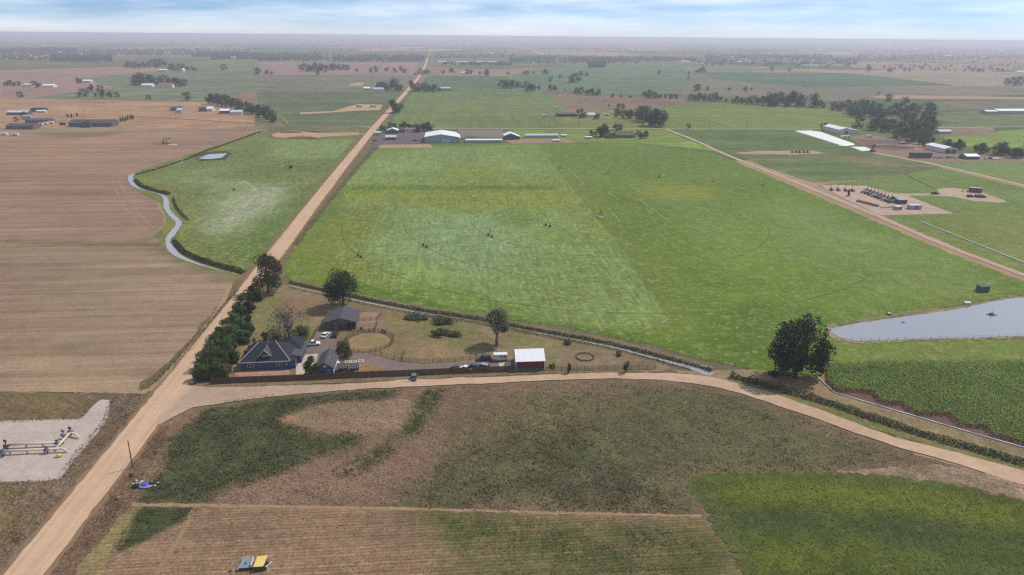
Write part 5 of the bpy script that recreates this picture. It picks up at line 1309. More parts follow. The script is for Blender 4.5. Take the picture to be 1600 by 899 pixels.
rail_fence('rail_fence', 'rail fence right of the red barn above the farm road', [(852, 580), (890, 579.5), (960, 578), (1024, 577)], 1.4, 4, 2.6, rr=.05)
rail_fence('rail_fence', 'dark rail fence round the lawn behind the blue house', [(418, 523), (440, 531), (456, 540), (486, 536), (494, 520)], 1.3, 4, 2.4, rr=.05)
rail_fence('rail_fence', 'rail fence linking the lawn to the stable corner', [(494, 520), (498, 513), (508, 513)], 1.3, 4, 2.4, rr=.05)
rail_fence('terrace_fence', 'thin post fence along the terrace of the blue house', [(372, 592), (412, 590.5), (453, 588.5)], 1.1, 2, 2.0, mat=C_dsteel, pr=.05, rr=.02)
rail_fence('wire_fence', 'post and wire fence along the lower edge of the hay field', [(640, 483), (760, 501), (860, 511), (920, 519), (1000, 538), (1060, 552), (1110, 564), (1168, 577)], 1.3, 2, 4.5, mat=C_post, pr=.08, rr=.02)
rail_fence('wire_fence', 'post and wire fence along the near shore of the pond', [(1300, 534), (1360, 534), (1440, 532.5), (1520, 530), (1600, 528), (1680, 526)], 1.3, 2, 3.4, mat=C_post, pr=.06, rr=.02)
rail_fence('wire_fence', 'post and wire fence along the far shore of the pond', [(1318, 497), (1400, 488), (1460, 479), (1520, 467), (1600, 459)], 1.2, 2, 4.5, mat=C_post, pr=.06, rr=.02)
rail_fence('chain_link_fence', 'thin wire fence round the pipe station pad', [(-30, 757), (62, 755), (94, 751), (170, 657), (172, 640)], 1.8, 3, 3.0, mat=C_steel, pr=.035, rr=.012)
rail_fence('chain_link_fence', 'wire gate fence at the entry of the pipe station', [(128, 655), (170, 656)], 1.8, 3, 2.4, mat=C_steel, pr=.035, rr=.012)
rail_fence('stone_ring', 'small ring of dark logs in the paddock right of the red barn', ring(914, 559, 14, 13)[:-1], .35, 1, 1.2, closed=True, world_pts=True, cat='fire ring', pr=.2, rr=.16)

# ---- white gated irrigation pipe along the corn
def c5w(*pts): return [P(x / 3.1 + 1160, y / 3.1 + 430) for x, y in pts]
pp = c5w((290, 466), (330, 469), (445, 573), (640, 631), (840, 689), (1100, 766), (1364, 841), (1600, 912))
root = empty('irrigation_pipe', (pp[0].x, pp[0].y, .2), 0, 'long white irrigation pipe along the edge of the corn', 'pipe')
for a, b in zip(pp[:-1], pp[1:]):
    n = max(1, round((b - a).length / 9))
    for i in range(n):
        u, v = a.lerp(b, i / n) - pp[0], a.lerp(b, (i + 1) / n) - pp[0]
        MB().tube((u.x, u.y, .16), (v.x, v.y, .16), .17, .17, 8).build('pipe_length', C_white, root, smooth=True)
        if i: MB().tube((u.x - .001, u.y, .16), ((u * .98 + v * .02).x, (u * .98 + v * .02).y, .16), .21, .21, 8).build('coupling', C_steel, root)
a, b = P(1438, 347), P(1640, 428)
root = empty('irrigation_pipe', (a.x, a.y, .2), 0, 'white pipe lying in the field below the gas plant', 'pipe')
n = 14
for i in range(n):
    u, v = a.lerp(b, i / n) - a, a.lerp(b, (i + 1) / n) - a
    MB().tube((u.x, u.y, .18), (v.x, v.y, .26), .3, .3, 8).build('pipe_length', C_white, root)
a, b = P(1464, 297), P(1471, 303)
MB().tube((a.x, a.y, .4), (b.x, b.y, .4), .35, .35, 8).build('pipe_length', C_white, None, label='short white pipe at the entrance of the small well site', cat='pipe')


# ---- vehicles
def car(name, label, x, y, yaw, body, length=4.7, width=1.85, kind='sedan', group=None, cat='car'):
    p = P(x, y); root = empty(name, (p.x, p.y, Z0 + .06), yaw, label, cat, group)
    L = length / 2; w = width / 2; hb = .95 if kind != 'sedan' else .85
    prof = [(-L, .35), (-L + .1, .28), (L - .1, .28), (L, .4), (L - .05, .72), (L - .5, hb - .1), (L - 1.2, hb), (-L + .05, hb), (-L, hb - .15)]
    m = MB(); n = len(prof)
    m.add([(q[0], -w, q[1]) for q in prof] + [(q[0], w, q[1]) for q in prof], [tuple(range(n)), tuple(range(2 * n - 1, n - 1, -1))] + [(i, n + i, n + (i + 1) % n, (i + 1) % n) for i in range(n)])
    m.build('body', body, root, bevel=.08)
    if kind == 'pickup': c0, c1, t0, t1, zt = -.35, 1.35, -.2, .75, 1.75
    elif kind == 'suv': c0, c1, t0, t1, zt = -L + .15, 1.2, -L + .5, .55, 1.75
    else: c0, c1, t0, t1, zt = -L + .55, 1.15, -L + 1.25, .35, 1.42
    ww = w * .82
    m = MB(); m.add([(c0, -w * .94, hb - .02), (c1, -w * .94, hb - .02), (c1, w * .94, hb - .02), (c0, w * .94, hb - .02), (t0, -ww, zt - .06), (t1, -ww, zt - .06), (t1, ww, zt - .06), (t0, ww, zt - .06)],
                    [(0, 3, 2, 1), (4, 5, 6, 7), (0, 1, 5, 4), (1, 2, 6, 5), (2, 3, 7, 6), (3, 0, 4, 7)])
    m.build('windows', C_glass, root)
    MB().box(t0 - .03, t1 + .03, -ww - .02, ww + .02, zt - .065, zt).build('car_roof', body, root, bevel=.03)
    if kind == 'pickup':
        MB().box(-L + .12, -.45, -w + .12, w - .12, hb + .001, hb + .02).build('bed_floor', C_dsteel, root)
        for s in (-1, 1): MB().box(-L + .02, -.4, s * w - .07 * (s > 0) - .0 * (s < 0), s * w + .07 * (s < 0), hb - .05, hb + .32).build('bed_side', body, root)
        MB().box(-L + .0, -L + .08, -w + .075, w - .075, hb - .05, hb + .32).build('tailgate', body, root)
    for sx in (-1, 1):
        for sy in (-1, 1):
            wx = sx * (L - .85); t = MB().tube((wx, sy * (w - .2), .33), (wx, sy * (w + .015), .33), .34, .34, 14).build('wheel', C_black, root)
            MB().tube((wx, sy * (w - .1), .33), (wx, sy * (w + .03), .33), .19, .19, 10).build('rim', C_steel, t)
    for sy in (-1, 1):
        MB().box(L - .06, L + .015, sy * w * .7 - .18, sy * w * .7 + .18, .55, .68).build('headlight', C_lwall, root)
        MB().box(-L - .012, -L + .05, sy * w * .8 - .12, sy * w * .8 + .12, .6, .8).build('tail_light', C_valver, root)
    return root
K_white = paint('white_car_paint', (.75, .75, .75), .25, wear=.02); K_black = paint('black_car_paint', (.02, .022, .025), .25, wear=.05); K_grey = paint('grey_car_paint', (.16, .18, .20), .3, .3, wear=.05)
K_blue = paint('blue_car_paint', (.05, .07, .16), .25, wear=.05); K_silver = paint('silver_car_paint', (.42, .43, .45), .3, .4, wear=.05); K_green = paint('green_car_paint', (.03, .06, .05), .3, wear=.05)
D90 = math.pi / 2
car('pickup_truck', 'white pickup truck parked in the gravel yard behind the house', 488, 540, GRID + .12, K_white, 5.7, 2.0, 'pickup', cat='pickup')
car('parked_car', 'white car parked in front of the stable', 509, 526, GRID + 1.25, K_white, 4.7, 1.85, 'sedan')
car('parked_car', 'black car parked in front of the stable beside the white one', 524, 525.5, GRID + 1.5, K_black, 4.6, 1.85, 'suv')
car('parked_car', 'dark green car hitched in front of the white horse trailer', 756, 563.5, GRID + math.pi, K_green, 5.3, 2.0, 'suv')
car('parked_car', 'small grey car standing alone on the farm road', 647.5, 592.5, GRID + 1.45, K_grey, 3.9, 1.8, 'suv')
car('parked_car', 'dark car behind the board fence, leftmost of the four', 713, 580, GRID - .5, K_black, 4.6, 1.8, 'sedan')
car('parked_car', 'white car behind the board fence, second of the four', 729, 579, GRID - .45, K_white, 4.4, 1.8, 'sedan')
car('parked_car', 'dark blue car behind the board fence, third of the four', 744, 578, GRID - .5, K_blue, 4.8, 1.9, 'suv')
car('parked_car', 'blue and silver car behind the board fence, nearest the red barn', 760, 577.5, GRID - .5, K_silver, 4.8, 1.9, 'suv')
car('pickup_truck', 'dark pickup at the entrance of the small well site', 1461, 304, GRID + .1, K_black, 5.8, 2.0, 'pickup', cat='pickup')
car('parked_car', 'dark car beside the purple separators of the small well site', 1516, 308.5, GRID, K_black, 5.2, 2.0, 'suv')
yard_cols = [(K_white, 'white'), (K_silver, 'silver'), (K_white, 'white'), (K_black, 'black'), (K_silver, 'silver'), (K_white, 'white'), (K_blue, 'blue')]
for i, (k, cn) in enumerate(yard_cols):
    car('parked_car', ORD[i] + ' from left, %s car in the line along the cattle yard' % cn, 1461 + i * 6.2, 247 + (i % 2) * .6, GRID + D90 + random.uniform(-.3, .3), k, 4.8, 1.9, 'suv' if i % 2 else 'sedan', group='cars lined up at the cattle yard')
for i, (x, y, k) in enumerate([(1541, 249, K_white), (1548, 249, K_black)]):
    car('parked_car', ['white car right of the white roofed shed', 'black car right of the white roofed shed'][i], x, y, GRID + .3, k, 5, 1.9, 'suv')
car('parked_car', 'black car standing on the far machine lot, left side', 586, 221, GRID, K_black, 5, 2, 'suv'); car('parked_car', 'black car standing on the far machine lot, near the big shed', 649, 221, GRID, K_black, 5, 2, 'suv')

# horse trailer
p = P(782, 564); o = empty('horse_trailer', (p.x, p.y, Z0), GRID, 'white horse trailer with dark windows next to the red barn', 'trailer')
MB().box(-2.4, 2.4, -1.0, 1.0, .55, 2.55).build('body', C_lwall, o, bevel=.12)
MB().box(-2.45, 2.3, -1.04, 1.04, 2.552, 2.68).build('trailer_roof', K_white, o, bevel=.05)
for x in (-.1, 1.1): MB().box(x, x + .8, -1.03, -.98, 1.6, 2.1).build('window', C_glass, o)
for x in (-.3, .6):
    for s in (-1, 1): MB().tube((x + .4, s * .82, .35), (x + .4, s * 1.02, .35), .35, .35, 12).build('wheel', C_black, o)
MB().box(-3.6, -2.39, -.1, .1, .45, .6).build('tow_bar', C_dsteel, o)
MB().box(-2.0, 2.0, -1.03, -1.001, .55, .95).build('skirt', C_steel, o)

# barrels by the round pen
for i, (x, y) in enumerate([(597, 519.5), (601.5, 521), (564.5, 516)]):
    p = P(x, y); MB().tube((p.x, p.y, Z0 - .02), (p.x, p.y, Z0 + 1.1), .45, .42, 14).build('barrel', C_tank, label=['dark barrel at the far side of the round pen, left of two', 'dark barrel at the far side of the round pen, right of two', 'dark barrel at the corral rails in front of the stable'][i], cat='barrel')

# two farm implements in the tilled field
p = P(385, 888); o = empty('farm_wagon', (p.x, p.y, Z0), GRID + .03, 'low wagon with sloping blue grey deck in the tilled field', 'farm wagon')
MB().add([(-1.25, -.9, .7), (1.0, -.9, .7), (1.15, 1.6, 1.25), (-1.0, 1.6, 1.25), (-1.25, -.9, .8), (1.0, -.9, .8), (1.15, 1.6, 1.35), (-1.0, 1.6, 1.35)], [(0, 3, 2, 1), (4, 5, 6, 7), (0, 1, 5, 4), (1, 2, 6, 5), (2, 3, 7, 6), (3, 0, 4, 7)]).build('deck', C_bluegrey, o)
MB().box(-1.2, 1.0, -.8, .3, .1, .68).build('under_frame', C_tank, o)
MB().box(1.18, 1.36, -.9, 1.5, .55, 1.45).build('side_rail', C_lwall, o); MB().box(-1.5, -1.3, -1.1, .6, .2, .7).build('side_rail', C_steel, o)
MB().box(-.12, .1, -.1, .25, .93, 1.25).build('deck_bracket', C_dsteel, o)
for x in (-1.45, 1.2):
    for y in (-.7, 1.1): MB().tube((x - .1, y, .3), (x + .12, y, .3), .32, .32, 12).build('wheel', C_black, o)
MB().tube((-1.4, -.5, .35), (-2.9, -.7, .3), .06, .06, 6).build('tow_bar', C_steel, o); MB().box(-3.2, -2.8, -1.0, -.5, -.02, .35).build('hitch_block', C_wood, o)
p = P(408, 889); o = empty('farm_wagon', (p.x, p.y, Z0), GRID + .03, 'small implement with bright yellow slanted cover in the tilled field', 'farm wagon')
MB().box(-1.2, 1.0, -.9, 1.5, .25, 1.2).build('body', C_tarp, o)
MB().add([(-1.25, -.95, 1.25), (.75, -.95, 1.25), (1.25, 1.6, 1.75), (-.9, 1.6, 1.75), (-1.25, -.95, 1.33), (.75, -.95, 1.33), (1.25, 1.6, 1.83), (-.9, 1.6, 1.83)], [(0, 3, 2, 1), (4, 5, 6, 7), (0, 1, 5, 4), (1, 2, 6, 5), (2, 3, 7, 6), (3, 0, 4, 7)]).build('cover', C_yellow, o)
MB().box(1.1, 1.35, -.4, .1, .1, .6).build('gear_box', C_lwall, o); MB().tube((1.0, -.3, .4), (2.1, .9, .8), .09, .09, 6).build('chute', C_white, o)
for x in (-1.15, 1.15):
    for y in (-.4, 1.1): MB().tube((x - .12, y, .28), (x + .12, y, .28), .3, .3, 12).build('wheel', C_black, o)

# junk pile beside the pole
p = P(213, 762)
MB().ball((p.x, p.y, Z0 + .3), 1.0, .8, .6, 10, 6, -.55).build('black_bag', C_black, label='black tarp bundle at the left of the junk pile', cat='tarp', smooth=False)
p = P(216, 756); o = MB()
for i in range(9): o.cbox((p.x + random.uniform(-.8, .8), p.y + random.uniform(-.8, .8), Z0 - .02), random.uniform(.3, .7), random.uniform(.2, .5), random.uniform(.15, .5), random.uniform(0, 3))
o.build('scrap_heap', C_lwall, label='heap of pale scrap behind the black bundle', cat='scrap')
p = P(230, 760)
o = empty('tarp_pile', (p.x, p.y, Z0), 0, 'blue tarp thrown over junk beside the gravel road', 'tarp')
MB().ball((-.3, -.2, .2), 2.0, 1.2, .25, 14, 6, -.7).build('pale_sheet', C_lbt, o, smooth=True)
MB().ball((-.4, 0, .4), 1.0, .8, .5, 12, 6, -.7).build('blue_sheet', C_bluet, o)
MB().ball((1.0, .55, .4), .8, .7, .5, 12, 6, -.7).build('tyre', C_black, o)
MB().tube((1.0, .55, .72), (1.0, .55, .93), .38, .3, 12).build('green_lid', paint('green_plastic', (.10, .19, .02), .5), o)
for i in range(5): MB().cbox((1.6 + random.uniform(-.6, .8), .4 + random.uniform(-.7, .8), -.02), .4, .3, .35, random.uniform(0, 3)).build('bag', C_white if i % 2 else C_lwall, o)
p = P(185, 781); MB().ball((p.x, p.y, Z0 + .3), .6, .5, .55, 9, 6, -.6).build('hay_bale', C_spoil, label='small brown clod heap on the verge below the junk pile', cat='heap')
p = P(206, 745); MB().ball((p.x, p.y, Z0 + .35), .6, .5, .7, 9, 6, -.5).build('brown_stump', C_wood, label='brown stump on the verge above the junk pile', cat='stump')
p = P(300, 599.5); MB().ball((p.x, p.y, Z0 + .3), .9, .6, .6, 9, 6, -.5).build('boulder', C_rock, label='dark boulder at the road junction corner', cat='boulder')
p = P(637, 597); MB().box(p.x - 1.2, p.x + 1.0, p.y - .25, p.y + .25, Z0 - .02, Z0 + .35).build('plank_stack', C_lwall, label='pale plank stack lying at the fence left of the small grey car', cat='planks', bevel=.05)


# ---- poles
def pole(label, x, y, hpx, arm=True, group=None, lean=0.0):
    s = mpp(x, y); p = P(x, y); dep = math.asin(CAM_H / (s * FPX)); h = hpx * s / math.cos(dep)
    o = empty('utility_pole', (p.x, p.y, .1), GRID, label, 'pole', group)
    MB().tube((0, 0, -.1), (lean, 0, h), .17, .11, 8).build('mast', C_post, o)
    if arm:
        MB().box(-1.2 + lean, 1.2 + lean, -.07, .07, h - .9, h - .72).build('crossarm', C_post, o)
        for k in (-1.05, 0, 1.05): MB().tube((k + lean, 0, h - .72), (k + lean, 0, h - .5), .07, .05, 6).build('insulator', C_steel, o)
pole('bare wooden pole beside the gravel road near the junk pile', 207.5, 732, 40, arm=False, lean=.25)
for i, (x, y) in enumerate([(858, 200), (905, 199.5), (985, 199.5), (1045, 200), (1108, 200), (1167, 200)]):
    pole(ORD[i] + ' from left, utility pole along the far crossing lane', x, y, 11, group='poles along the far crossing lane')
for i, (x, y) in enumerate([(132, 183), (205, 183), (275, 188), (343, 191)]):
    pole(ORD[i] + ' from left, utility pole across the far tan field', x, y, 12, group='poles across the far tan field')

# ---- pipe station
def elbow(p, q, r, n=6):  # quarter bend from horizontal p down to ground q
    pts = []
    for i in range(n + 1):
        t = i / n * math.pi / 2
        pts.append(Vector((p[0] + (q[0] - p[0]) * math.sin(t), p[1] + (q[1] - p[1]) * math.sin(t), q[2] + (p[2] - q[2]) * math.cos(t))))
    return pts
def gp(x, y, z): v = P(x, y, z + Z0); return Vector((v.x, v.y, z))
def pipe_run(label, pts, ends, r=.33):
    o0 = pts[0]; root = empty('gas_pipe', (o0.x, o0.y, Z0), 0, label, 'pipe'); sh = Vector((o0.x, o0.y, 0))
    MB().path([p - sh for p in pts], r, 10).build('pipe', C_cream, root, smooth=True)
    for e in ends:
        MB().path([p - sh for p in e], r, 10).build('elbow', C_cream, root, smooth=True)
    n = max(2, int((pts[-1] - pts[0]).length / 4))
    for i in range(1, n):
        q = pts[0].lerp(pts[-1], i / n) - sh
        MB().box(q.x - .12, q.x + .12, q.y - .2, q.y + .2, -.05, q.z - r + .05).build('pipe_support', C_conc, root)
    return root
ZP = 1.1
a, b = gp(14, 695, ZP), gp(92, 691.5, ZP); pipe_run('cream gas pipe, upper of the two long parallel ones', [a, b], [elbow(a, a + Vector((-1.4, 0, -ZP)), .26)])
a, b = gp(-12, 706, ZP), gp(95, 701, ZP); pipe_run('cream gas pipe, lower of the two long parallel ones', [a, b], [elbow(b, b + Vector((1.6, -.2, -ZP)), .26)])
a, b = gp(89, 699, ZP), gp(109, 676.5, ZP); c = b + Vector((2.6, -1.2, 0)); pipe_run('cream gas pipe running diagonally to the bend', [a, b], [[b, b + Vector((1.3, -.2, 0))] + elbow(b + Vector((1.3, -.2, 0)), c + Vector((.4, 0, -ZP)), .26)])
def valve(label, x, y, mat, h=1.9, z=ZP):
    p = gp(x, y, z); o = empty('valve', (p.x, p.y, Z0), 0, label, 'valve')
    MB().ball((0, 0, z), .48, .48, .48, 10, 6).build('valve_body', mat, o, smooth=True)
    MB().tube((0, 0, .0 - .05), (0, 0, z), .18, .18, 8).build('foot', C_dsteel, o)
    MB().tube((0, 0, z + .3), (0, 0, z + .3 + h * .5), .16, .13, 8).build('stem', mat, o)
    MB().tube((0, -.05, z + .3 + h * .5), (0, .1, z + .34 + h * .5), .5, .5, 12).build('hand_wheel', mat, o)
    for k in (-.55, .55): MB().tube((k - .07, 0, z), (k + .07, 0, z), .42, .42, 10).build('flange', mat, o)
valve('blue valve at the right end of the upper gas pipe', 89.5, 693, C_valveb, 1.0); valve('blue valve on the lower gas pipe', 73, 703, C_valveb, 1.0)
valve('blue grey valve left of the diagonal pipe', 99, 680, C_valveb, 2.0); valve('red brown valve at the top of the diagonal pipe', 110, 675, C_valver, 1.8)
valve('dark red valve at the left end of the upper pipe', 9.5, 697, C_valver, 2.4); valve('dark blue valve at the picture edge on the lower pipe', 4, 708, C_valveb, .8)
p = gp(92, 712, .5); o = empty('pig_launcher', (p.x, p.y, Z0), .2, 'yellow valve block below the lower gas pipe', 'valve')
MB().ball((0, 0, .55), .6, .45, .5, 10, 6).build('valve_body', C_yellow, o, smooth=True); MB().tube((-1.0, 0, .5), (1.0, 0, .6), .2, .2, 8).build('pipe', C_yellow, o); MB().box(-.4, .4, -.3, .3, -.05, .3).build('foot', C_conc, o)
p = gp(20, 714, 0); MB().path([(p.x, p.y, Z0), (p.x, p.y, Z0 + .9), (p.x - .6, p.y - .1, Z0 + .95)], .06, 6).build('vent_pipe', C_yellow, label='small bent yellow vent pipe below the long pipes', cat='pipe')

# ---- gas plant
def separator(label, x, y, group, stack=4.0, yaw=None, mat=None):
    p = P(x, y); o = empty('gas_separator', (p.x, p.y, Z0), GRID + (D90 if yaw is None else yaw), label, 'separator', group)
    MB().box(-2.0, 2.0, -.8, .8, -.05, .3).build('skid', C_dsteel, o)
    MB().tube((-1.8, 0, 1.2), (1.8, 0, 1.2), .55, .55, 10).build('vessel', mat or C_tank, o, smooth=False)
    for k in (-1.2, 1.2): MB().box(k - .15, k + .15, -.5, .5, .25, .8).build('saddle', C_dsteel, o)
    if stack: MB().tube((1.3, 0, 1.6), (1.3, 0, stack), .16, .14, 8).build('stack', C_dsteel, o)
    MB().box(-2.2, -1.7, -.6, .6, .2, 1.6).build('burner_box', mat or C_steel, o)
for i, x in enumerate((1299, 1309.5, 1321, 1332)): separator(ORD[i] + ' from left, stacked tank in the back row of the gas plant', x, 298 + i * .5, 'back row of four tanks at the gas plant', 5.2)
for i in range(8): separator(ORD[i] + ' from left, tank with thin stack in the slanting gas plant row', 1353 + i * 5.4, 298.5 + i * 2.0, 'slanting row of tanks at the gas plant', 4.4, yaw=.3)
for i in range(9): separator(ORD[i] + ' from left, low grey tank of the second slanting gas plant row', 1349 + i * 5.2, 301.5 + i * 2.0, 'second slanting row of tanks at the gas plant', 0, yaw=.3, mat=C_gwall if i % 3 == 0 else C_tank)
for i in range(7):
    p = P(1341 + i * 4.9, 315.5 + i * 1.25); o = empty('meter_run', (p.x, p.y, Z0), GRID + .35, ORD[i] + ' from left, low pipe skid in the gas plant front row', 'pipe skid', 'front row of pipe skids at the gas plant')
    MB().box(-1.6, 1.6, -.7, .7, -.05, .25).build('skid', C_dsteel, o)
    for k in (-.4, .4): MB().tube((-1.7, k, .8), (1.7, k, .8), .2, .2, 8).build('pipe', C_tank, o)
    MB().tube((.4, 0, .2), (.4, 0, 1.7), .22, .2, 8).build('valve_stem', C_valveb, o); MB().box(-1.0, -.5, -.4, .4, .2, 1.3).build('control_box', C_dsteel, o)
p = P(1325.5, 307); o = empty('vertical_tank', (p.x, p.y, Z0), 0, 'tall narrow black tank standing alone at the gas plant', 'tank')
MB().tube((0, 0, -.05), (0, 0, .3), 1.3, 1.3, 14).build('plinth', C_conc, o); MB().tube((0, 0, .3), (0, 0, 4.6), .75, .75, 14).build('vessel', C_black, o); MB().ball((0, 0, 4.6), .75, .75, .35, 14, 6).build('dome', C_black, o)
def box_unit(name, label, cat, xl, xr, y, depth, h, mat, roofm=None, legs=False, group=None):
    a, b = P(xl, y), P(xr, y); L = (b - a).length; c = (a + b) / 2
    o = empty(name, (c.x, c.y, Z0), GRID, label, cat, group)
    MB().box(-L / 2, L / 2, 0, depth, .25 if legs else -.05, h).build('body', mat, o, bevel=.06)
    MB().box(-L / 2 - .08, L / 2 + .08, -.08, depth + .08, h + .002, h + .14).build('top', roofm or mat, o)
    n = max(2, int(L / 2.2))
    for i in range(n): MB().box(-L / 2 + (i + .2) * L / n, -L / 2 + (i + .8) * L / n, -.05, .003, .5, h - .3).build('panel', C_dsteel if i % 2 else mat, o)
    if legs:
        for k in (-.42, .42): MB().box(k * L - .2, k * L + .2, .2, depth - .2, -.05, .25).build('foot', C_dsteel, o)
    return o
box_unit('cooler_unit', 'dark boxy cooler at the right of the gas plant', 'cooler', 1404, 1417, 319.5, 5, 2.8, C_dwall, C_gwall, True)
box_unit('equipment_shed', 'small grey shed with pale roof in front of the cooler', 'shed', 1400, 1409, 329, 4, 2.2, C_gwall, C_lwall)
box_unit('control_building', 'long grey control box at the right end of the gas plant', 'shed', 1422, 1440, 328, 4, 2.7, C_gwall, C_lwall, True)
box_unit('pump_skid', 'low dark pump skid between the tank row and the cooler', 'skid', 1391, 1400, 318, 3, 1.6, C_valveb, C_dsteel)
for i, (x, y) in enumerate([(1396, 312), (1402, 314)]): box_unit('junction_box', ['left', 'right'][i] + ' small brown box behind the cooler at the gas plant', 'box', x - 2, x + 2, y, 2, 1.6, C_wood)
# pipe bridges at the plant
for (u, v, lab) in [((1346, 302), (1374, 312), 'long low pipe rack in front of the slanting tank row'), ((1376, 326), (1398, 325), 'low pipe rack between pipe skids and grey shed')]:
    a, b = P(*u), P(*v); o = empty('pipe_rack', (a.x, a.y, Z0), 0, lab, 'pipe rack'); d = b - a
    for k in (.0, .35, .7): MB().tube((0, k, .6), (d.x, d.y + k, .6), .12, .12, 6).build('pipe', C_dsteel, o)
    for i in range(6): q = d * (i / 5); MB().box(q.x - .1, q.x + .1, q.y - .2, q.y + .9, -.05, .5).build('stand', C_steel, o)
# small well site
p = P(1523, 301); o = empty('tank_container', (p.x, p.y, Z0), GRID - .55, 'maroon box tank with pale top at the small well site', 'tank')
MB().box(-4.0, 4.0, -1.3, 1.3, -.05, 3.4).build('body', C_maroon, o, bevel=.15); MB().box(-3.95, 3.95, -1.2, 1.25, 3.41, 3.5).build('top', C_lwall, o)
for i, x in enumerate((1525.5, 1530, 1534)): separator(ORD[i] + ' from left, purple grey tank beside the dark well site car', x, 308.5, 'separators of the small well site', 0, yaw=1.57, mat=paint('purple_tank', (.09, .07, .14), .5))
for i, (x, y) in enumerate([(1504, 300), (1511, 300.5), (1540, 310)]):
    p = P(x, y); o = empty('oil_well', (p.x, p.y, Z0), 0, ['left', 'middle', 'right'][i] + ' of three small well heads with rails at the well site', 'well head')
    MB().tube((0, 0, -.05), (0, 0, 1.6), .3, .2, 8).build('tree_stem', C_wood, o); MB().tube((-.5, 0, 1.0), (.5, 0, 1.0), .14, .14, 8).build('side_arm', C_dsteel, o)
    for k in range(4): MB().tube((1.2 * math.cos(k * 1.57 + .8), 1.2 * math.sin(k * 1.57 + .8), -.05), (1.2 * math.cos(k * 1.57 + .8), 1.2 * math.sin(k * 1.57 + .8), 1.1), .07, .07, 6).build('guard_post', C_valver, o)
# separators on the far strips
for i, x in enumerate([1238, 1244, 1249, 1256, 1262]): separator(ORD[i] + ' from left, small dark unit on the bare field strip', x, 239, 'units on the bare strip', 2.5)
for i, x in enumerate([560, 582]):
    p = P(x, 168); o = empty('well_tank', (p.x, p.y, Z0), GRID, ['left', 'right'][i] + ' grey tank on the far well pad', 'tank')
    MB().tube((0, 0, -.05), (0, 0, 4.2), 3.0, 3.0, 14).build('shell', C_gwall, o); MB().tube((0, 0, 4.2), (0, 0, 4.7), 3.05, .4, 14).build('cone_top', C_lwall, o); MB().box(3.0, 5.2, -.6, .6, -.05, 1.8).build('burner_box', C_dsteel, o)

# ---- pumpjacks
def pumpjack(label, x, y, s=1.0, yaw=0):
    p = P(x, y); o = empty('pumpjack', (p.x, p.y, Z0), yaw, label, 'pumpjack'); o.scale = (s, s, s)
    MB().box(-3.5, 3.5, -.9, .9, -.05, .4).build('base', C_dsteel, o)
    m = MB()
    for k in (-.7, .7): m.tube((-1.0, k, .3), (0, k * .3, 4.6), .14, .12, 6); m.tube((1.0, k, .3), (0, k * .3, 4.6), .14, .12, 6)
    m.build('samson_post', C_dsteel, o)
    MB().prism([(-3.2, 4.1), (3.4, 5.0), (3.4, 5.5), (-3.2, 4.6)], -.22, .22).build('walking_beam', C_dsteel, o)
    MB().prism([(3.3, 4.3), (4.0, 4.7), (4.1, 5.8), (3.4, 6.1)], -.3, .3).build('horse_head', C_black, o)
    MB().tube((3.95, 0, .2), (3.95, 0, 4.8), .05, .05, 5).build('polished_rod', C_steel, o)
    MB().prism([(-3.6, 1.0), (-2.0, .8), (-2.0, 2.2), (-3.2, 2.6)], -.6, .6).build('counterweight', C_black, o); MB().tube((-2.9, 0, 2.2), (-2.9, 0, 4.3), .1, .1, 6).build('pitman_arm', C_dsteel, o)
pumpjack('black pumpjack on the far tan field', 260, 225, 1.0, .3); pumpjack('tiny pumpjack beyond the big dark wood', 1373, 148, 1.3, .2)
sheet('well_patch', [(236, 224), (250, 222), (272, 226), (262, 227), (246, 226)], A(120, 110, 70), M_grass, jit=.3, z=.15, label='weedy patch round the pumpjack', cat='ground')
sheet('well_patch', [(262, 226), (278, 225), (276, 227.5), (264, 227.5)], A(196, 170, 130), M_dirt, jit=.2, z=.154, label='pale spill patch beside the pumpjack', cat='ground')

# ---- irrigation booms
def boom(label, centre, towers, end=None):
    c = P(*centre); root = empty('irrigation_boom', (c.x, c.y, Z0), 0, label, 'irrigation boom'); h = 3.6
    m = MB()
    for sx in (-1, 1):
        for sy in (-1, 1): m.tube((sx * 1.6, sy * 1.6, 0), (sx * .3, sy * .3, h + .6), .1, .08, 6)
    m.build('pivot_tower', C_galv, root); MB().box(-1.5, 1.5, -1.2, 1.2, -.05, .2).build('pivot_pad', C_conc, root); MB().tube((0, 0, .2), (0, 0, h + 1.2), .22, .2, 8).build('riser', C_galv, root)
    prev = Vector((0, 0, 0)); ax = (P(*towers[0]) - P(*towers[-1])).normalized(); pr = Vector((-ax.y, ax.x, 0))
    for i, t in enumerate(towers):
        q = P(*t) - c; q.z = 0
        n = 6; pts = [prev.lerp(q, k / n) + Vector((0, 0, h + 1.1 * math.sin(math.pi * k / n))) for k in range(n + 1)]
        MB().path(pts, .065, 5).build('span_pipe', C_steel, root)
        tw = MB()
        for s in (-1, 1):
            tw.tube(q + pr * (s * 1.9) + Vector((0, 0, .6)), q + Vector((0, 0, h + .1)), .11, .09, 6)
        tw.tube(q + pr * 2.2 + Vector((0, 0, .6)), q - pr * 2.2 + Vector((0, 0, .6)), .12, .12, 6); tw.tube(q + Vector((0, 0, h)), q + Vector((0, 0, h + 1.0)), .06, .05, 5)
        to = tw.build('tower', C_galv, root)
        for s in (-1, 1):
            w = q + pr * (s * 2.1); MB().tube(w - ax * .2 + Vector((0, 0, .62)), w + ax * .2 + Vector((0, 0, .62)), .66, .66, 14).build('wheel', C_black, to)
        prev = q
boom('near irrigation boom with four wheeled towers in the hay field', (939, 340), TOW1[::-1])
boom('far irrigation boom with four wheeled towers along the top of the hay field', (875, 267), TOW2)

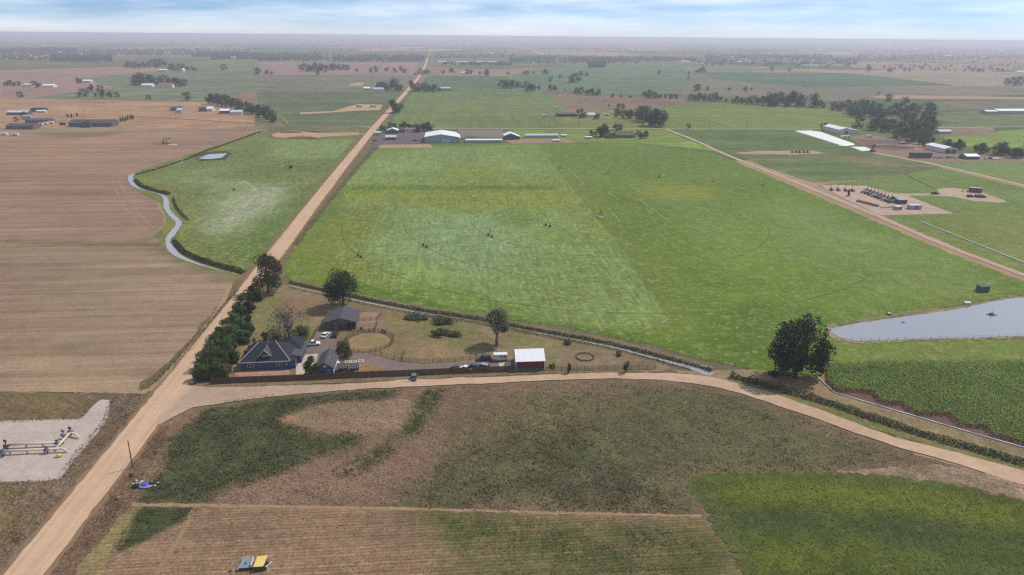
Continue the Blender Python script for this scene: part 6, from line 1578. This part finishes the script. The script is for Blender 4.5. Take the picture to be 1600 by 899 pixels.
# sprinkler gun and its water arc in the left field
p = P(366, 297); o = empty('sprinkler_gun', (p.x, p.y, Z0), 0, 'sprinkler gun on wheels in the irrigated field', 'sprinkler')
MB().box(-.8, .8, -.5, .5, .4, .7).build('cart', C_galv, o); MB().tube((0, 0, .6), (.5, 0, 1.8), .12, .08, 6).build('nozzle', C_galv, o)
for s in (-1, 1): MB().tube((0, s * .5, .4), (0, s * .7, .4), .42, .42, 12).build('wheel', C_black, o)
r = np.random.default_rng(5); q0 = np.array([p.x + .6, p.y, 2.0]); n = 2600
t = r.uniform(0, 1, n); L = 17.0; side = r.normal(0, 1, n)
spread = .15 + 1.2 * t ** 2
pts = np.column_stack([q0[0] + L * t + r.normal(0, .2, n), q0[1] - 4 * t + side * spread, 1.9 + 7.5 * 4 * t * (1 - t) * .75 - 1.7 * t + r.normal(0, .15, n) - np.abs(r.normal(0, 1.2, n)) * t])
pts = pts[pts[:, 2] > .2]
V, F, C = leaf_quads(pts, .14, r)
drop, dnt, db = new_mat('water_droplets'); db.inputs['Base Color'].default_value = (.85, .87, .88, 1); db.inputs['Roughness'].default_value = .3
link('water_spray', np_mesh('water_spray', V, F, C), drop, kind='stuff', label='white arc of water drops from the sprinkler gun', cat='spray')
# dark tank by the far ditch in the left field, pump house and floats on the pond
box_unit('pump_box', 'small dark pump box in the irrigated field', 'box', 451.5, 457, 263.5, 2.4, 2.2, C_dwall, C_dsteel)
box_unit('storage_box', 'black storage box in the grass above the pond', 'container', 1531, 1546, 457.5, 3.0, 2.5, C_dwall, C_dsteel)
box_unit('bench_box', 'low white box on the far pond shore', 'box', 1508, 1517, 476.5, 1.2, .8, C_white, C_white)
p = P(1389, 493); o = empty('pump_kiosk', (p.x, p.y, Z0), 0, 'small green and white pump at the pond shore', 'pump')
MB().box(-.8, .5, -.5, .5, -.05, .7).build('pump_body', C_tarp, o); MB().ball((0, 0, .7), .7, .5, .35, 10, 6).build('hood', C_white, o); MB().tube((.5, 0, .4), (1.6, -1.6, .15), .12, .12, 6).build('suction_pipe', C_white, o)
p = P(1411, 505); MB().ball((p.x, p.y, .3), .7, .5, .28, 12, 6, -.4).build('float', C_bluet, label='small blue float on the pond near the left end', cat='float')
p = P(1549, 493); o = empty('aerator_raft', (p.x, p.y, .2), .2, 'dark aerator raft in the middle of the pond', 'raft')
for k in (-.6, .6): MB().tube((-1.7, k, .12), (1.7, k, .12), .25, .25, 8).build('pontoon', C_blue, o)
MB().box(-.7, .7, -.5, .5, .3, .8).build('motor_box', C_dwall, o); MB().tube((0, 0, .8), (0, 0, 1.6), .1, .1, 6).build('mast', C_dsteel, o)
# rocks at the ditch outfall
for i in range(22):
    t = random.random(); x, y = 1062 + 52 * t + random.uniform(-3, 3), 564.5 + 15 * t + random.uniform(-2.5, 1)
    p = P(x, y); s = random.uniform(.35, .8)
    MB().ball((p.x, p.y, .25), s, s * random.uniform(.6, .9), s * .6, 7, 5, -.6).build('boulder', C_rock, label='grey boulder of the riprap at the ditch outfall', cat='boulder', group='riprap boulders at the ditch outfall')

# ---- cover sheets, spoil heaps, hay stack
def slab(name, label, cat, px, h, mat, inset=.85):
    w = [Vector((x, y, 0)) for x, y in wpoly(px)]; c = sum(w, Vector()) / len(w); n = len(w)
    vs = [(v.x, v.y, .05) for v in w] + [((v * inset + c * (1 - inset)).x, (v * inset + c * (1 - inset)).y, h) for v in w]
    me = bpy.data.meshes.new(name); me.from_pydata(vs, [], [tuple(range(n, 2 * n))] + [(i, (i + 1) % n, n + (i + 1) % n, n + i) for i in range(n)]); me.update()
    return link(name, me, mat, label=label, cat=cat)
slab('white_cover_sheet', 'long white plastic sheet over the feed pit by the cattle yard', 'cover sheet', [(1240, 205.5), (1312, 228), (1320, 228.5), (1336, 226.5), (1281, 207), (1264, 205)], 1.0, C_cover, .96)
slab('white_cover_sheet', 'small white sheet at the near end of the long one', 'cover sheet', [(1328, 230), (1346, 236.5), (1362, 235), (1352, 230.5)], .6, C_cover, .94)
def heap(label, x, y, w, h, mat=C_spoil, d=.4):
    s = mpp(x, y); p = P(x, y); r = np.random.default_rng(int(x)); m = MB(); m.ball((0, 0, 0), w * s / 2, w * s / 2 * d, h, 16, 8, -.05)
    m.v = [(v[0] * (1 + r.normal(0, .06)), v[1] * (1 + r.normal(0, .06)), v[2] * (1 + r.normal(0, .15))) for v in m.v]
    o = m.build('spoil_heap', mat, label=label, cat='heap', smooth=True); o.location = (p.x, p.y, .1); return o
heap('long dark spoil heap in front of the bare dirt lot', 475, 216.5, 50, 2.0, d=.15); heap('spoil heap at the back left of the bare dirt lot', 455, 207.5, 36, 2.2, d=.2); heap('spoil heap at the back right of the bare dirt lot', 492, 206.5, 26, 2.4, d=.25)
heap('brown manure heap in the cattle yard, left', 1376, 228, 40, 2.2, d=.4); heap('brown manure heap in the cattle yard, right', 1412, 230, 36, 2.0, d=.4); heap('dark round heap at the end of the white sheet', 1363, 238, 10, 3, C_hay, .7)
a, b = P(1425, 247.5), P(1456, 247.5); c = (a + b) / 2; L = (b - a).length
o = empty('hay_stack', (c.x, c.y, Z0), GRID, 'long dark tarped hay stack in the cattle yard', 'hay stack')
for i in range(10):
    for k in range(3): MB().box(-L / 2 + i * L / 10 + .05, -L / 2 + (i + 1) * L / 10 - .05, 0 + random.uniform(0, .2), 6, k * 1.5 + .02 - .06 * (k == 0), (k + 1) * 1.5).build('bale', C_hay, o)
MB().prism([(-L / 2 - .2, 4.3), (L / 2 + .2, 4.3), (L / 2 + .2, 4.75), (-L / 2 - .2, 4.75)], -.3, 6.2).build('tarp', C_tarp, o)

# ---- middle distance buildings
gable('metal_barn', 'big metal barn with pale roof and grey walls at the far farm lot', 'barn', 664, 714, 223.5, 36, 6.0, 2.6, C_gwall, C_wroof, 'y', door=[(.08, 4, 3.5), (.2, 3, 3.4)], lean=(1, 3.5, 4), dmat=C_lwall)
gable('long_shed', 'long low white roofed shed right of the big metal barn', 'shed', 728, 785, 223, 6, 2.4, .8, C_gwall, C_wroof, 'x')
gable('dark_barn', 'dark fronted barn with white roof and lean-to past the long shed', 'barn', 788, 808, 218.5, 16, 4.0, 2.6, C_dwall, C_wroof, 'y', lean=(1, 3.5, 2.6), door=[(0, 4, 3.4)])
gable('long_shed', 'long stock shed with pale roof right of the dark barn', 'shed', 821, 872, 216, 9, 2.8, 1.0, C_gwall, C_groof, 'x')
for i, (xl, xr, y, lab) in enumerate([(864, 874, 222.5, 'small white topped shed in front of the stock shed'), (878, 885.5, 214.5, 'tiny shelter right of the stock shed'), (914.5, 924.5, 217.5, 'little white roofed shelter left of the brick house')]):
    gable('field_shelter', lab, 'shelter', xl, xr, y, 3.5, 2.0, .5, C_gwall, C_wroof, 'x')
h = gable('brick_house', 'brown brick house with brown hipped roof by the crossing lane', 'house', 962, 992, 216, 13, 3.0, 3.6, C_brick, C_broof, 'x', door=[(.1, 1.2, 2.1)], wins=[(-.2, 1, 2, 1.2), (.3, 1, 2, 1.2)])
gable('house_wing', 'front gable wing of the brown brick house', 'house', 949, 963, 216.5, 16, 3.0, 2.8, C_brick, C_broof, 'y', wins=[(0, 1, 2, 1.2)])
gable('red_barn', 'long dark red barn at the far brown farm', 'barn', 870, 902, 182.5, 12, 3.4, 1.6, C_red, C_broof, 'x'); gable('farm_house', 'grey roofed farmhouse behind the far brown farm', 'house', 912, 930, 184, 12, 3.4, 2.6, C_lwall, C_groof, 'x')
for i, (xl, xr, y, lab) in enumerate([(867, 871.5, 170.5, 'white trailer behind the long dark red barn'), (848, 854, 182.5, 'white trailer left of the long dark red barn'), (944, 952, 181, 'white truck box right of the grey roofed farmhouse'), (633.5, 639, 204.5, 'white trailer among the trees of the far lot'), (1315, 1328, 216.5, 'white box trailer in front of the grey metal barn'),
                                      (1355, 1362, 215.5, 'white truck box in the cattle yard'), (1459, 1463.5, 206, 'little white box at the edge of the big wood'), (59, 66, 196.5, 'white trailer by the left farm sheds, left of three'), (68, 74, 195, 'white trailer by the left farm sheds, middle of three'), (76, 83, 194, 'white trailer by the left farm sheds, right of three'), (44, 51, 199.5, 'white truck in front of the brown shed on the left'), (1551, 1563, 249.5, 'flat white trailer right of the cattle yard cars'), (1408, 1416, 224, 'white plank stack on the cattle yard track'), (93, 102, 196, 'dark blue trailer between the two left farms')]):
    box_unit('trailer', lab, 'trailer', xl, xr, y, 3, 2.6 if 'flat' not in lab and 'plank' not in lab else .9, C_white if 'blue' not in lab else C_blue, C_white if 'blue' not in lab else C_dsteel, True)
gable('small_shed', 'small shed at the road end of the far machine lot', 'shed', 586, 595, 212, 7, 3, 1.0, C_gwall, C_groof, 'x'); gable('farm_house', 'white roofed house on the far machine lot', 'house', 605, 622, 209.5, 12, 3.6, 2.2, C_dwall, C_wroof, 'y'); gable('open_shed', 'grey roofed dark shed in front of the white roofed house', 'shed', 602.5, 619, 219, 9, 2.8, 1.6, C_dwall, C_groof, 'x'); gable('small_shed', 'grey roofed shed behind the far machine lot', 'shed', 622, 632, 207.5, 9, 3, 1.8, C_dwall, C_gshing, 'x')
dep = (P(1289, 202.5) - P(1310, 209)).length
gable('metal_barn', 'grey metal barn with pale roof beside the long white sheet', 'barn', 1310.5, 1331, 209.8, dep, 5.0, 2.0, C_lwall, C_wroof, 'y', lean=(1, 12, 3.2), door=[(.05, 4, 3.6)])
gable('metal_barn', 'white roofed open barn in the middle of the cattle yard', 'barn', 1474, 1495, 240, (P(1446, 233) - P(1474, 240)).length, 4.6, 1.6, C_lwall, C_wroof, 'y', door=[(-.2, 6, 3.8), (.25, 5, 3.8)])
gable('field_shed', 'grey roofed shed in the pasture right of the big wood', 'shed', 1467, 1487, 209.5, 10, 2.8, 1.4, C_gwall, C_groof, 'x'); gable('white_shed', 'white roofed dark shed at the end of the parked cars', 'shed', 1509.5, 1530, 249.5, 10, 2.8, 1.6, C_dwall, C_wroof, 'x')
gable('long_barn', 'very long white roofed barn at the right edge', 'barn', 1560, 1640, 178.5, 22, 4.5, 2.2, C_gwall, C_wroof, 'x'); gable('long_barn', 'lower end of the long white roofed barn at the right edge', 'barn', 1541, 1559.5, 178.5, 14, 3.8, 1.4, C_gwall, C_wroof, 'x')
gable('ranch_house', 'big dark ranch house on the tan field', 'house', 108, 174, 198.5, 20, 4.2, 3.2, C_dwall, C_gshing, 'x', wins=[(-.2, 1.2, 5, 1.6), (.1, 1.2, 6, 1.6), (.3, 1.2, 4, 1.6)]); gable('house_wing', 'gable porch of the big dark ranch house', 'house', 128, 142, 199.5, 10, 4.2, 2.6, C_dwall, C_dshing, 'y')
gable('brown_shed', 'wide brown shed on the left farm', 'shed', 10, 52, 202.5, 16, 3.8, 1.8, C_brick, C_gshing, 'x'); gable('brown_shed', 'grey brown shed behind the wide brown shed', 'shed', 40, 76, 192.5, 14, 3.2, 1.5, C_brick, C_gshing, 'x'); gable('pale_shed', 'pale roofed long shed at the back of the left farm', 'shed', 10, 42, 180, 14, 3.4, 1.6, C_dwall, C_groof, 'x'); gable('dark_shed', 'dark shed with white lean roof at the back right of the left farm', 'shed', 48, 68, 175, 12, 3.8, 1.2, C_dwall, C_dshing, 'x'); gable('lean_shed', 'white roofed lean shed in front of the dark shed', 'shed', 57, 71, 176.5, 6, 2.4, .8, C_lwall, C_wroof, 'x'); gable('green_shed', 'grey green shed among the left farm sheds', 'shed', 35, 48, 187, 9, 4, 1.0, C_gwall, C_gwall, 'x')
for i, (xl, xr, y, lab) in enumerate([(0, 11, 212, 'white trailer at the left picture edge'), (17, 28, 212.5, 'white trailer second from the left picture edge')]): box_unit('trailer', lab, 'trailer', xl, xr, y, 3, 2.4, C_white, C_white, True)
gable('white_barn', 'white roofed long barn in the red roofed farm grove', 'barn', 221, 238, 136, 14, 4, 2, C_white, C_wroof, 'x'); gable('red_roof_house', 'red roofed farmhouse in the far grove', 'house', 246, 269, 137.5, 16, 4, 5, C_lwall, C_redroof, 'x')
gable('white_barn', 'white roofed shed between the two far left groves', 'barn', 248, 260, 112, 16, 4, 2, C_gwall, C_wroof, 'x'); gable('white_house', 'white house in front of the far right grove of the left plain', 'house', 282, 287, 112, 14, 5, 3, C_white, C_white, 'y')
for i, (xl, xr, y, w, rf_, lab) in enumerate([(267, 279, 173.5, C_dwall, C_broof, 'dark shed alone on the far tan field'), (276, 283, 177, C_gwall, C_lwall, 'pale shed in front of the dark one'), (323, 332, 174.5, C_lwall, C_wroof, 'white roofed shed at the tree row'), (311, 322, 174.5, C_dwall, C_gshing, 'low dark shed left of the white roofed shed'), (343, 358, 178, C_dwall, C_wroof, 'white roofed dark barn at the tree row'), (360, 378, 180, C_lwall, C_groof, 'pale house at the tree row'),
                                              (128, 142, 129.5, C_lwall, C_wroof, 'white roofed shed beside the left grove trees'), (36, 49, 136, C_lwall, C_groof, 'pale house between the left edge trees'), (66, 84, 137, C_white, C_wroof, 'white tent like shed right of the left edge trees'), (568, 578, 141.5, C_gwall, C_wroof, 'white roofed house left of the gravel road'), (583, 599, 142.5, C_lwall, C_groof, 'long pale house left of the gravel road'), (688, 704, 141.5, C_gwall, C_groof, 'grey roofed house right of the gravel road'),
                                              (722, 731, 116, C_white, C_wroof, 'white house far right of the gravel road'), (646, 651, 117, C_red, C_redroof, 'tiny red house at the far gravel road'), (1066, 1077, 97.5, C_white, C_wroof, 'white barn in the hazy middle belt'), (1089, 1099, 101.5, C_white, C_wroof, 'second white barn in the hazy middle belt'), (1254, 1280, 104, C_lwall, C_lwall, 'long pale sheds in the hazy right belt'), (1590, 1604, 114, C_white, C_wroof, 'white barn at the far right edge')]):
    gable('farm_building', lab, 'building', xl, xr, y, 14, 4, 2, w, rf_, 'x')
sheet('pale_water', [(1148, 95.5), (1192, 95), (1200, 98), (1152, 98)], (.4, .42, .45), W_canal, jit=0, z=.12, label='pale sliver of water in the hazy right plain', cat='lake')
r = random.Random(3)
for i in range(34):
    x = r.uniform(20, 1590); y = r.uniform(68, 92)
    if 640 < x < 690: x += 60
    s = mpp(x, y); L = r.uniform(4, 9) * s; p = P(x, y)
    w = min(1.0, 60 / L)
    wdt = L * w / s
    gable('far_building', 'tiny pale building in the haze near the horizon', 'building', x, x + wdt, y, 18, 5, 2, C_white, C_wroof, 'x', group='pale buildings in the haze near the horizon')
for i, (x0, x1, y) in enumerate([(634, 662, 75.5), (683, 720, 78.5), (685, 698, 98), (708, 732, 98.3), (740, 776, 98.6), (1205, 1290, 84.5), (1292, 1325, 85), (990, 1040, 79)]):
    gable('greenhouse', 'long pale greenhouse shed in the haze', 'building', x0, x1, y, 20, 4, 1.5, C_white, C_wroof, 'x', group='long pale sheds in the haze')

# ------------------------------------------------------------------ the hazy air
hz, hnt, hb = new_mat('hazy_air')
hnt.nodes.remove(hb)
pv = hnt.nodes.new('ShaderNodeVolumePrincipled')
pv.inputs['Color'].default_value = (0.85, 0.87, 1.0, 1)
pv.inputs['Density'].default_value = 0.00015
pv.inputs['Anisotropy'].default_value = 0.2
hnt.links.new(pv.outputs[0], hnt.nodes['Material Output'].inputs['Volume'])
hm_ = MB().box(-31000, 31000, -31000, 31000, -2.0, 108).mesh('haze')
link('haze', hm_, hz, kind='stuff', label='pale summer haze lying over the plain', cat='haze')
